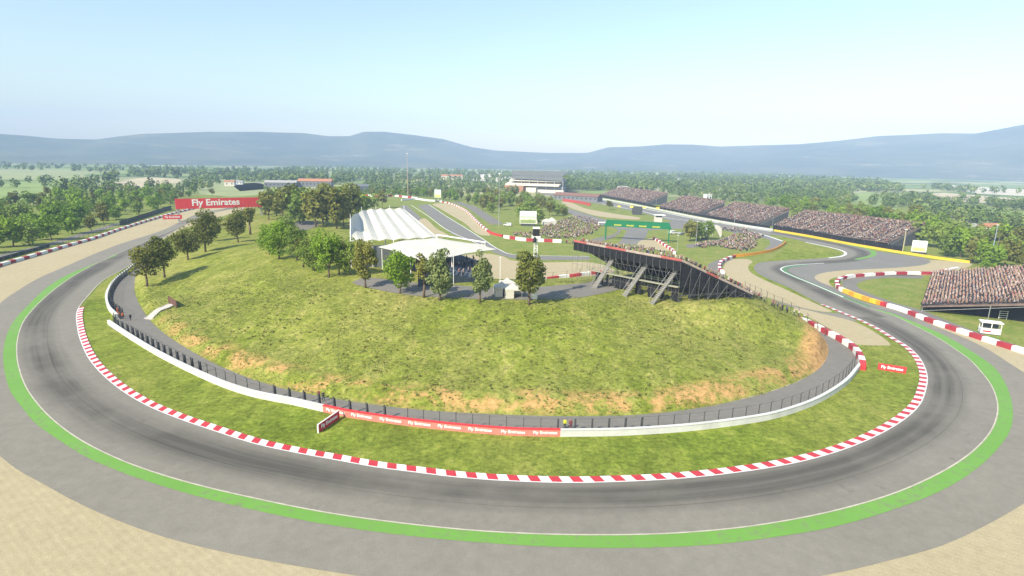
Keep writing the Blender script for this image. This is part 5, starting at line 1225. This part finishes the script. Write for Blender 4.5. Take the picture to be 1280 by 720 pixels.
# ---- the dark stand on the crest, seen from behind
SCAF = mat('dull_steel_tube', (.20,.20,.20), .5, .2, 2, metal=.3)
def dark_stand():
    n = 36; RT, FT = [], []
    ctrl = catmull([(16.5,150,0),(24,141.5,0),(31.5,133,0),(38.5,125.5,0)], .5); ctrl = resample(ctrl, .1)
    zr, zf, ds = 19.2, 9.6, 20.5
    for i in range(n+1):
        f = i/n; p = ctrl[int(f*(len(ctrl)-1))]; th = math.radians(43-26*f**1.3); RT.append(Vector((p.x,p.y,zr-.7*f))); FT.append(Vector((p.x+math.cos(th)*ds,p.y+math.sin(th)*ds,zf)))
    o = thing('grandstand', 'dark open grandstand seen from behind on the hill crest with three concrete stairways', 'grandstand', (RT[n//2].x,RT[n//2].y,HH))
    rows = 18; V = []; Fc = []
    for i in range(n+1):
        for j in range(rows+1):
            p = FT[i].lerp(RT[i], j/rows); V += [tuple(p), tuple(p-Vector((0,0,.45)))]
    W = 2*(rows+1)
    for i in range(n):
        for j in range(rows):
            a = i*W+2*j; Fc += [(a,a+W,a+W+2,a+2),(a+1,a+3,a+W+3,a+W+1)]
        Fc += [(i*W,i*W+1,(i+1)*W+1,(i+1)*W), (i*W+2*rows,(i+1)*W+2*rows,(i+1)*W+2*rows+1,i*W+2*rows+1)]
    for i in (0,n): Fc += [(i*W+2*j,i*W+2*j+2,i*W+2*j+3,i*W+2*j+1) for j in range(rows)]
    mb = MB(); mb.add(V, Fc); part('seating_deck', mb, mat('dark_deck',(.022,.023,.028),.8,.3,.6), o)
    # top rail banner in red and pale lengths, netting below it
    T = tangents(RT); nets = MB(); 
    nets.add(sum([[(p.x,p.y,p.z-.2),(p.x,p.y,p.z-2.2),(p.x-t.y*-.06,p.y-t.x*.06,p.z-2.2),(p.x-t.y*-.06,p.y-t.x*.06,p.z-.2)] for p,t in zip(RT,T)],[]), [(4*i+q,4*i+(q+1)%4,4*i+4+(q+1)%4,4*i+4+q) for i in range(n) for q in range(4)]); part('rear_netting', nets, NET, o)
    edge = RT+[RT[n].lerp(FT[n],k/18) for k in range(1,19)]
    def seg(i0, i1, m_, nm):
        part(nm, wall_mesh(edge[i0:i1+1], .55, .1), m_, o)
    pal = mat('pale_banner',(.36,.29,.25),.7,.25,.8); rdb = mat('pinkish_red_banner',(.36,.10,.09),.7,.3,.8)
    cuts = [(0,5,rdb),(5,12,pal),(12,19,rdb),(19,30,pal),(30,36,rdb),(36,42,pal),(42,45,rdb),(45,54,pal)]
    for i0,i1,m_ in cuts: seg(i0,min(i1,len(edge)-1),m_,'rail_banner')
    # right end netting (triangle under the rake) and lower dark sheets for the shaded ground, with pale uprights
    R_, F_ = RT[n], FT[n]; gz = lambda p: hz(p.x,p.y)
    t = (F_-R_); t.z = 0; t.normalize(); nn = Vector((t.y,-t.x,0))
    for k in range(9):
        a_, b_ = R_.lerp(F_, k/9+.006), R_.lerp(F_, (k+1)/9-.006); lo = random.choice((.6,1.6,2.4,3.4)) if k < 6 else .3
        mb = MB(); mb.prism([a_+Vector((0,0,-.5)), Vector((a_.x,a_.y,min(gz(a_)+lo,a_.z-.8))), Vector((b_.x,b_.y,min(gz(b_)+lo,b_.z-.8))), b_+Vector((0,0,-.5))], nn*.06); part('end_netting', mb, NET, o)
    for i in range(0, n+1, 2):
        p = RT[i]; up = MB(); up.tube((p.x-.25,p.y-.3,gz(p)-.3),(p.x-.25,p.y-.3,p.z-.3),.035,5)
        for f in (.35,.7):
            q = RT[i].lerp(FT[i], f); up.tube((q.x,q.y,gz(q)-.3),(q.x,q.y,q.z-.4),.04,5)
        q = RT[i].lerp(FT[i], .7); up.tube((p.x-.25,p.y-.3,gz(p)+1.5),(q.x,q.y,gz(p)+1.5),.03,4)
        if i+2 <= n:
            p2 = RT[i+2]
            for zz in (11.2,13.4,15.6): up.tube((p.x-.25,p.y-.3,zz),(p2.x-.25,p2.y-.3,zz),.03,4)
            up.tube((p.x-.25,p.y-.3,gz(p)+.2),(p2.x-.25,p2.y-.3,13.4),.025,4); up.tube((p.x-.25,p.y-.3,16.8),(p2.x-.25,p2.y-.3,13.4),.025,4)
        part('scaffold_frame', up, SCAF, o)
    for k in range(0,8):
        q, q2 = R_.lerp(F_, k/8)+nn*.14, R_.lerp(F_, (k+1)/8)+nn*.14; mb = MB(); mb.tube((q.x,q.y,gz(q)+.1),(q2.x,q2.y,max(gz(q2)+.5,q2.z-.6)),.03,4); mb.tube((q.x,q.y,gz(q)+1.6),(q2.x,q2.y,gz(q2)+min(1.6,max(.3,q2.z-gz(q2)-.6))),.03,4); part('scaffold_brace', mb, SCAF, o)
    for k in range(1,8):
        q = R_.lerp(F_, k/8)+nn*.12; mb = MB(); mb.tube((q.x,q.y,gz(q)-.2),(q.x,q.y,q.z-.4),.035,5); part('scaffold_upright', mb, SCAF, o)
    for i in range(9, n):  # black sheets added to stand for the shade under the scaffold
        if random.random() < .30: continue
        a_, b_ = RT[i], RT[i].lerp(RT[i+1], .93); hh = random.choice((11.6,12.2,12.4)); lo = random.choice((0,.2,.5))
        ln = MB(); ln.prism([(a_.x-.13,a_.y-.16,gz(a_)+lo),(b_.x-.13,b_.y-.16,gz(b_)+lo),(b_.x-.13,b_.y-.16,hh),(a_.x-.13,a_.y-.16,hh)], (.04,.05,0)); part('lower_shade_sheet', ln, NET, o)
    wk = wall_mesh([Vector((p.x-.35,p.y-.4,12.5)) for p in RT[6:]], .22, .9); part('walkway', wk, mat('walkway_boards',(.30,.30,.22),.9,.2,1), o)
    # stairways
    for f, (px, py) in ((.38,(747,353)),(.67,(787,361)),(.94,(822,377))):
        i = int(f*n); p = RT[i]; fc = FT[i]-RT[i]; fc.z = 0; fc.normalize(); b = Vector((p.x,p.y,0))-fc*4.4; b.z = gz(b); top = Vector((p.x,p.y,0))+fc*2.2; top.z = 16.6; d = Vector((top.x-b.x,top.y-b.y,0)); D = d.length; d.normalize(); sd_ = Vector((-d.y,d.x,0)); ns = 22; mb = MB()
        for k in range(ns):
            q = b+d*(D*(k+.5)/ns); zz = b.z+(top.z-b.z)*(k+1)/ns; mb.box((q.x,q.y,zz-.25),(D/ns*1.02,1.5,.3),math.atan2(d.y,d.x))
        st_ = part('stairway', mb, mat('dull_concrete',(.25,.24,.215),.9,.2,1.2), o)
        mb = MB()
        for s in (-1,1): mb.tube(b+sd_*s*1.02+Vector((0,0,1)), top+sd_*s*1.02+Vector((0,0,1)), .04, 5); mb.tube(b+sd_*s*1.02, b+sd_*s*1.02+Vector((0,0,1)), .04, 5)
        h = mb; h.v = [tuple(Vector(v)-o.location) for v in h.v]; hr_ = h.obj('handrail', GALV, st_)
        mb = MB(); mb.box((top.x,top.y,top.z+1.2),(.3,2.6,.5),math.atan2(d.y,d.x)); part('exit_lintel', mb, CONC, o)
    # spectators along the top and down the right end
    kk = 0
    for i in range(len(edge)-1):
        for s in range(2 if i < n else 2):
            if random.random() < .72:
                f = (s+random.random()*.7)/2; q = edge[i].lerp(edge[i+1], f); c = random.choices(COLS, CW)[0]; th = math.radians(35)
                inn = Vector((math.cos(th),math.sin(th),0))*random.uniform(.4,1.3) if i < n else Vector((-.1,.5,0))
                dz = -inn.length*.45 if i < n else 0
                person('spectator in a %s top along the top edge of the dark stand' % c, STAND[c], (q.x+inn.x,q.y+inn.y,q.z+dz-.02), random.uniform(0,6.28), 'spectators along the top of the dark stand')
    for i in range(n):                           # the rows on the far side
        for j in range(rows-1):
            for s in range(2):
                if random.random() < .8: q = FT[i].lerp(FT[i+1],(s+random.random()*.6)/2).lerp(RT[i], j/rows); crowd_add(q, math.radians(-90+35))
dark_stand()

# ---- white roofed stands
def thin_surface(name, grid, th, m, o):          # grid[i][j] of points, given a thickness
    ni, nj = len(grid), len(grid[0]); V = [p for row in grid for p in row]; Bt = [p-Vector((0,0,th)) for p in V]; Fs = []
    for i in range(ni-1):
        for j in range(nj-1):
            a = i*nj+j; Fs += [(a,a+nj,a+nj+1,a+1)]; b = a+ni*nj; Fs += [(b,b+1,b+nj+1,b+nj)]
    bd = [(0,j) for j in range(nj)]+[(i,nj-1) for i in range(1,ni)]+[(ni-1,j) for j in range(nj-2,-1,-1)]+[(i,0) for i in range(ni-2,0,-1)]
    ids = [i*nj+j for i,j in bd]
    for a, b in zip(ids, ids[1:]+ids[:1]): Fs.append((a,b,b+ni*nj,a+ni*nj))
    mb = MB(); mb.add(V+Bt, Fs); return part(name, mb, m, o)
def at_z(px, py, z): return G(px, py, z)
NP = [at_z(x,y,16.6) for x,y in ((438,302),(465,301),(492,300),(519,298.5),(547,297))]
FPp = [at_z(x,y,22.5) for x,y in ((438,273.5),(452,263.5),(470,262.5),(487,262),(505,261.5))]
ra = thing('grandstand', 'grandstand under a white ridged tent roof on top of the hill', 'grandstand', (NP[2].x,NP[2].y,hz(NP[2].x,NP[2].y)))
def lerp_list(Pl, n):
    out = []
    for k in range(n+1):
        f = k/n*(len(Pl)-1); i = min(len(Pl)-2, int(f)); out.append(Pl[i].lerp(Pl[i+1], f-i))
    return out
NP6, FP6 = lerp_list(NP, 6), lerp_list(FPp, 6)
for i in range(6):
    grid = []
    for u in np.linspace(0,1,9):
        row = []
        for v in np.linspace(0,1,9):
            p = NP6[i].lerp(NP6[i+1],u).lerp(FP6[i].lerp(FP6[i+1],u),v); ridge = (1-abs(2*u-1)**1.15)*(.42+.15*v)-.10*math.sin(math.pi*v); row.append(p+Vector((0,0,ridge)))
        grid.append(row)
    thin_surface('roof_membrane', grid, .10, MEMB, ra)
for i in range(5):
    mb = MB(); mb.tube(NP[i]-Vector((0,0,.1)), FPp[i]-Vector((0,0,.1)), .14, 6); part('roof_truss', mb, WHITE, ra)
    p = NP[i].lerp(FPp[i],.45); g = hz(p.x,p.y); mb = MB(); mb.tube((p.x,p.y,g-.3), p-Vector((0,0,.2)), .2, 8); mb.tube((NP[i].x,NP[i].y,hz(NP[i].x,NP[i].y)-.3), NP[i], .12, 8); part('column', mb, WHITE, ra)
    q = FPp[i]; mb = MB(); mb.tube(q, q+Vector((0,0,1.4)), .08, 6); part('mast_tip', mb, WHITE, ra)
dn = [(p.x,p.y) for p in (NP[0],NP[4])]; df = [FPp[0].lerp(NP[0],.15), FPp[4].lerp(NP[4],.15)]
grid = []; rows = 14
a0, a1 = Vector((NP[0].x,NP[0].y,15.0)), Vector((NP[4].x,NP[4].y,15.0)); b0, b1 = Vector((df[0].x,df[0].y,7.0)), Vector((df[1].x,df[1].y,7.0))
mb = MB(); prof = []
for j in range(rows): prof += [(j/rows, 15-8*j/rows), ((j+1)/rows, 15-8*j/rows)]
prof += [(1,5.),(0,5.)]
L0 = [a0.lerp(b0,t)*1 for t,z in prof]; L1 = [a1.lerp(b1,t)*1 for t,z in prof]
for P_ in (L0,L1):
    for p,(t,z) in zip(P_,prof): p.z = z
nP = len(prof); mb.add(L0+L1, [tuple(range(nP)), tuple(range(2*nP-1,nP-1,-1))]+[(k,(k+1)%nP,nP+(k+1)%nP,nP+k) for k in range(nP)]); part('seating_deck', mb, SEAT, ra)
SW = mat('grey_cladding', (.30,.30,.30), .8, .2, .6)
mb = MB(); 
for k in range(7): mb.prism([Vector((NP[0].x-.15,NP[0].y,8.2+k*1.0)), Vector((df[0].x-.15,df[0].y,8.2+k*1.0)) if k < 2 else a0.lerp(b0,max(.12,1-k/8))*1+Vector((-.15,0,0)) , a0.lerp(b0,max(.12,1-k/8))+Vector((-.15,0,.5)), Vector((NP[0].x-.15,NP[0].y,8.6+k*1.0))], (-.2,0,0)) if False else mb.box(((NP[0].x*(1-.06*k)+df[0].x*.06*k)-.4,(NP[0].y+ (df[0].y-NP[0].y)*(.5-.05*k)),8.6+k),(.25,(df[0].y-NP[0].y)*(1-.1*k),.55))
part('side_cladding', mb, SW, ra)

CB = [at_z(x,y,z) for x,y,z in ((473,308.5,15.2),(500,300,16.2),(546,297.2,16.8),(606,306,15.6),(620.5,311.5,15.0),(566,320.5,14.6),(526,326.5,14.4),(511,320.5,14.8))]
rb_ = thing('grandstand', 'raked dark stand under a flat white pointed canopy in front of the ridged roof', 'grandstand', (CB[6].x,CB[6].y,hz(CB[6].x,CB[6].y)))
cen = sum(CB, Vector())/len(CB)+Vector((0,0,.5)); n_ = len(CB); ring = []
for k in range(n_):
    a, b = CB[k], CB[(k+1)%n_]
    for f in (0,.33,.66): e = a.lerp(b,f); sag = .9*math.sin(math.pi*f); ring.append(e+(cen-e).normalized()*sag)
V = []; m_ = len(ring)
for lv in (1.,.66,.33):
    for e in ring: p = cen.lerp(e,lv); p.z += .35*math.sin(math.pi*lv); V.append(p)
V.append(cen); Vb = [p-Vector((0,0,.12)) for p in V]; nv = len(V); Fs = []
for l in range(2):
    for k in range(m_): Fs += [(l*m_+k,l*m_+(k+1)%m_,(l+1)*m_+(k+1)%m_,(l+1)*m_+k)]
Fs += [(2*m_+k,2*m_+(k+1)%m_,nv-1) for k in range(m_)]; Fs += [tuple(nv+i for i in f[::-1]) for f in Fs]; Fs += [(k,(k+1)%m_,nv+(k+1)%m_,nv+k) for k in range(m_)]
mb = MB(); mb.add(V+Vb, Fs); part('canopy', mb, MEMB, rb_)
for k in (1,3,5,6,7,0):
    p = CB[k].lerp(cen,.06); mb = MB(); mb.tube((p.x,p.y,hz(p.x,p.y)-.3),(p.x,p.y,p.z+.3),.13,8); part('column', mb, WHITE, rb_)
p0, p1 = at_z(546,293.5,17.6), at_z(607,303,16.4); mb = MB(); mb.tube(p0,p1,.22,6); mb.tube(CB[2],p0,.15,6); mb.tube(CB[3],p1,.15,6); part('ridge_beam', mb, WHITE, rb_)
RN, RF, FN, FF = at_depth(522,334,139), at_depth(552,316,172), at_depth(603,351,147), at_depth(606,338,172)
RN.z = RF.z = 13.4; gF = hz(FN.x,FN.y); FN.z = FF.z = gF+.6; rows = 15; prof = []
for j in range(rows): prof += [(j/rows,j),((j+1)/rows,j)]
zj = lambda j: 13.4+(FN.z-13.4)*j/rows
L0 = [RN.lerp(FN,t) for t,j in prof]; L1 = [RF.lerp(FF,t) for t,j in prof]
for P_ in (L0,L1):
    for p,(t,j) in zip(P_,prof): p.z = zj(j)
for P_, f_, r_ in ((L0,FN,RN),(L1,FF,RF)): P_ += [Vector((f_.x,f_.y,5.)), Vector((r_.x,r_.y,5.))]
nP = len(L0); mb = MB(); mb.add(L0+L1, [tuple(range(nP)), tuple(range(2*nP-1,nP-1,-1))]+[(k,(k+1)%nP,nP+(k+1)%nP,nP+k) for k in range(nP)]); part('seating_deck', mb, mat('dark_seats',(.055,.075,.10),.7,.3,.6), rb_)
mb = MB()
for j in range(0,rows+1,2): q = RN.lerp(FN,j/rows); z_ = zj(min(j,rows-1)); mb.tube((q.x,q.y-.1,z_),(q.x,q.y-.1,z_+1.1),.05,5)
mb.tube((RN.x,RN.y-.1,14.5),(FN.x,FN.y-.1,FN.z+1.3),.05,5); part('end_railing', mb, GALV, rb_)
for i in range(40):
    t = random.random(); u = random.random(); q = L0[int(t*26)].lerp(L1[int(t*26)],u); crowd_add(q, -1.2)
for i in range(12):
    q = FN.lerp(FF,i/12)+Vector((1.6,-1,0)); c = random.choice(['red','red','white','dark']); person('spectator in a %s top below the raked stand beside the gravel' % c, STAND[c], (q.x,q.y,hz(q.x,q.y)), random.uniform(0,6), 'people at the foot of the canopy stand')

# far main grandstand
gb = G(671,240.5); D = math.hypot(gb.x,gb.y); A = at_depth(641,241,D+10); B = at_depth(703,241,D-10); zt = at_depth(672,213.5,D).z; A.z = B.z = 0
r = (B-A); Lg = r.length; r.normalize(); k = Vector((-r.y,r.x,0)); a = math.atan2(r.y,r.x)
mg = thing('main_grandstand', 'far main grandstand with a wide dark grey roof and cream tiers', 'grandstand', (A+B)/2)
def bx(s0,s1,d0,d1,z0,z1,m,nm,tilt=0.):
    mb = MB(); mb.prism([A+r*s0+k*d0+Vector((0,0,z0)),A+r*s1+k*d0+Vector((0,0,z0)),A+r*s1+k*d1+Vector((0,0,z0+tilt)),A+r*s0+k*d1+Vector((0,0,z0+tilt))],(0,0,z1-z0)); return part(nm, mb, m, mg)
bx(-2,Lg,0,34,zt-7.0,zt-6.4,ROOFG,'roof',6.0)
mb = MB(); mb.prism([A+r*-2+Vector((0,0,zt-11)),A+r*Lg+Vector((0,0,zt-12.5)),A+r*Lg+Vector((0,0,zt-1.2)),A+r*-2+Vector((0,0,zt))], k*1.0); part('roof_fascia', mb, ROOFG, mg)
bx(-6,Lg,2,20,zt*.50,zt*.55,BWALL,'upper_tier',4); bx(-10,Lg-4,-4,14,zt*.30,zt*.36,BWALL,'middle_tier',3)
bx(-4,Lg,14,20,0,zt*.62,SEAT,'rear_wall'); bx(-6,Lg,1.2,14,0,zt*.28,SEAT,'seating_tier'); bx(-9,Lg*.25,-8,0,0,zt*.30,mat('dull_brick',(.34,.17,.10),.85),'annex'); bx(Lg*.3,Lg*.5,-7,0,0,zt*.22,BWALL,'hospitality_suite'); bx(Lg*.5,Lg+2,-3,0,0,zt*.14,BWALL,'base_wall')
for i in range(7): s = Lg*i/6; mb = MB(); q = A+r*s+k*1.5; mb.box((q.x,q.y,(zt-9)/2),(.7,.7,zt-9),a); part('column', mb, GALV, mg)
def house(px, py, w_, d_, h_, label, wallm=BWALL, roofm=TERRA, rz=.2, name='house', gable=True, cat='house'):
    b = G(px,py); o = thing(name, label, cat, b, rz); mb = MB(); mb.box((0,0,h_/2),(w_,d_,h_)); mb.obj('wall', wallm, o)
    mb = MB()
    if gable: rh = d_*.22; mb.prism([(-w_/2-.5,-d_/2-.6,h_),(-w_/2-.5,d_/2+.6,h_),(-w_/2-.5,0,h_+rh)],(w_+1,0,0))
    else: mb.box((0,0,h_+.25),(w_+1.2,d_+1.2,.5))
    mb.obj('roof', roofm, o)
    nw = max(2,int(w_/5))
    for i in range(nw): mb = MB(); mb.box((-w_/2+(i+.5)*w_/nw,-d_/2-.03,h_*.55),(min(1.6,w_/nw*.5),.1,h_*.3)); mb.obj('window', GLASS, o)
    return o
house(395,233.5,46,16,8,'long dark building with an orange tiled roof left of the distant twin armed mast',mat('dark_wall',(.16,.165,.18),.8),TERRA,.1,'pit_building',cat='building')
house(352,233.5,42,14,6,'long low grey roofed building beyond the right end of the banner bridge',mat('dark_wall',(.16,.165,.18),.8),mat('pale_roof',(.34,.33,.31),.8),.15,'pit_building',cat='building')
house(288,232.5,13,9,6,'small white house above the banner bridge on the left')
house(300,230.5,9,8,4,'lower white house next to the small white one above the banner bridge',WHITE,mat('pale_roof',(.34,.33,.31),.8))
house(452,240,16,12,7,'dark shed at the edge of the wood beyond the white ridged roof',mat('dark_wall',(.16,.165,.18),.8),ROOFG,.4,'shed',True,'shed')
house(565,224,46,14,7,'distant long house with a red roof beyond the centre wood',BWALL,TERRA,.1)
house(605,222,36,18,8,'distant white hall among the trees left of the main grandstand',WHITE,mat('pale_roof',(.34,.33,.31),.8),.05,'hall',False,'building')
house(778,238.5,14,10,5,'pale flat house behind the farthest stand of the straight',BWALL,mat('pale_roof',(.34,.33,.31),.8),.3)
house(884,251,7,6,7,'small white cabin at the top of the stand left of the longest one',WHITE,WHITE,.3,'commentary_box',False,'cabin')
house(1205,291,14,10,4,'low white farmhouse behind the right hand wood',WHITE,mat('pale_roof',(.34,.33,.31),.8))
house(1238,292.5,12,9,5,'white farmhouse with a tiled roof behind the right hand wood')
for i,(px,py,w_,d_,rz) in enumerate(((918,232,150,26,.02),(935,233.5,120,22,.05),(957,231.5,60,20,0),(974,231.5,90,22,.03))):
    b = G(px,py); o = thing('greenhouse', ['longest low white greenhouse roof in the far plain','white greenhouse roof in front of the longest one in the far plain','short white greenhouse roof in the middle of the far row','rightmost white greenhouse roof in the far plain'][i], 'greenhouse', b, rz, 'white greenhouses in the far plain')
    mb = MB(); nb = 6
    for j in range(nb): y0 = -d_/2+d_*j/nb; mb.prism([(-w_/2,y0,2.6),(-w_/2,y0+d_/nb,2.6),(-w_/2,y0+d_/nb/2,4.6)],(w_,0,0))
    mb.obj('roof', MEMB, o); mb = MB(); mb.box((0,0,1.3),(w_,d_,2.6)); mb.obj('wall', MEMB, o)
rbld = G(725,249.5); house(722,250.5,52,14,5,'long low brown roofed building behind the red wall at the entry to the straight',mat('dark_wall',(.16,.165,.18),.8),mat('dull_brown_roof',(.20,.11,.085),.8),-.55,'pit_building',cat='building')

# ------------------------------------------------------------------ people on the grass banks
def bank(poly, n, face=(0,-1), prob=1.):
    xs = [p[0] for p in poly]; ys = [p[1] for p in poly]; k = 0
    while k < n:
        x, y = random.uniform(min(xs),max(xs)), random.uniform(min(ys),max(ys))
        if in_poly(x,y,poly): crowd_add(G(x,y), random.uniform(-.6,.6)+math.pi+math.atan2(-face[0],face[1]), random.random() < .6); k += 1
bank([(683,281),(700,276),(721,270),(735,272),(746,276),(752,282),(746,289),(737,294),(724,297),(711,299),(690,298),(672,297),(676,288)], 620)
bank([(640,291),(672,291),(672,297),(645,296)], 60)
bank([(866,309),(880,303),(897,304),(912,296),(926,292),(940,293),(949,297),(946,307),(940,313),(926,314.5),(912,312),(895,308),(880,310)], 420)
bank([(845,290),(905,285),(930,287),(955,295),(950,298),(925,291),(905,288)], 130)
bank([(845,327),(865,331),(882,340),(898,348),(893,349),(875,341),(855,333)], 50)
bank([(700,302),(745,304),(800,309),(840,317),(838,318.5),(790,311),(740,307),(702,304)], 110)
for i in range(30):
    x, y = random.choice([(random.uniform(925,1010), None),(random.uniform(930,985),None)]); y = 365+(x-925)*.44+random.uniform(-2,1); q = GH(x,y); c = random.choices(COLS,CW)[0]
    person('spectator in a %s top on the right hill crest by the tyre barrier' % c, STAND[c], q, random.uniform(0,6.28), 'spectators along the right crest of the hill')
for i in range(4):
    q = GH(752+i*7+random.uniform(-2,2), 346+random.uniform(-1,2)); c = random.choices(COLS,CW)[0]; person('spectator in a %s top on the path left of the dark stand' % c, STAND[c], q, random.uniform(0,6.28), 'people on the path left of the dark stand')
def crowd():
    P = np.array(CR['p']); n = len(P); rz = np.array(CR['rz']); st_ = np.array(CR['s'], float); r = np.random.default_rng(5)
    def ring(w, d, z, y=0): return [(-w,-d+y,z),(w,-d+y,z),(w,d+y,z),(-w,d+y,z)]
    T = np.array(ring(.2,.13,.38)+ring(.25,.14,.93)+ring(.10,.10,1.0)+ring(.12,.13,1.12,.02)+ring(.07,.08,1.27,.02)+ring(.18,.22,.0,.2)+ring(.17,.22,.5,.18))
    Fq = []
    for a, m_ in ((0,0),(4,0),(8,1),(12,1)): Fq += [((a+k, a+(k+1)%4, a+4+(k+1)%4, a+4+k), m_) for k in range(4)]
    Fq += [((16,17,18,19),1)]+[((20+k,20+(k+1)%4,24+(k+1)%4,24+k),2) for k in range(4)]+[((24,25,26,27),2)]
    c, s = np.cos(rz)[:,None], np.sin(rz)[:,None]; z = T[None,:,2]+st_[:,None]*.42*(T[None,:,2] > .3)
    V = np.stack([P[:,None,0]+T[None,:,0]*c-T[None,:,1]*s, P[:,None,1]+T[None,:,0]*s+T[None,:,1]*c, P[:,None,2]+z],2).reshape(-1,3)
    nt_ = len(T); Fc = (np.array([f for f,_ in Fq])[None]+np.arange(n)[:,None,None]*nt_).reshape(-1,4)
    w_ = np.array(CW,float); sh = r.choice(len(COLS), n, p=w_/w_.sum()); base = np.array([m_ for _,m_ in Fq]); mi = np.where(base[None]==0, sh[:,None], np.where(base[None]==1, len(COLS), len(COLS)+1)).ravel()
    o = link('crowd', mesh_np('crowd', V, Fc, [SM[k] for k in COLS]+[SKIN,TROUS], mi)); tag(o, 'dense far crowd of spectators filling the stands and grass banks', 'crowd', kind='stuff')
    print('crowd', n)
crowd()
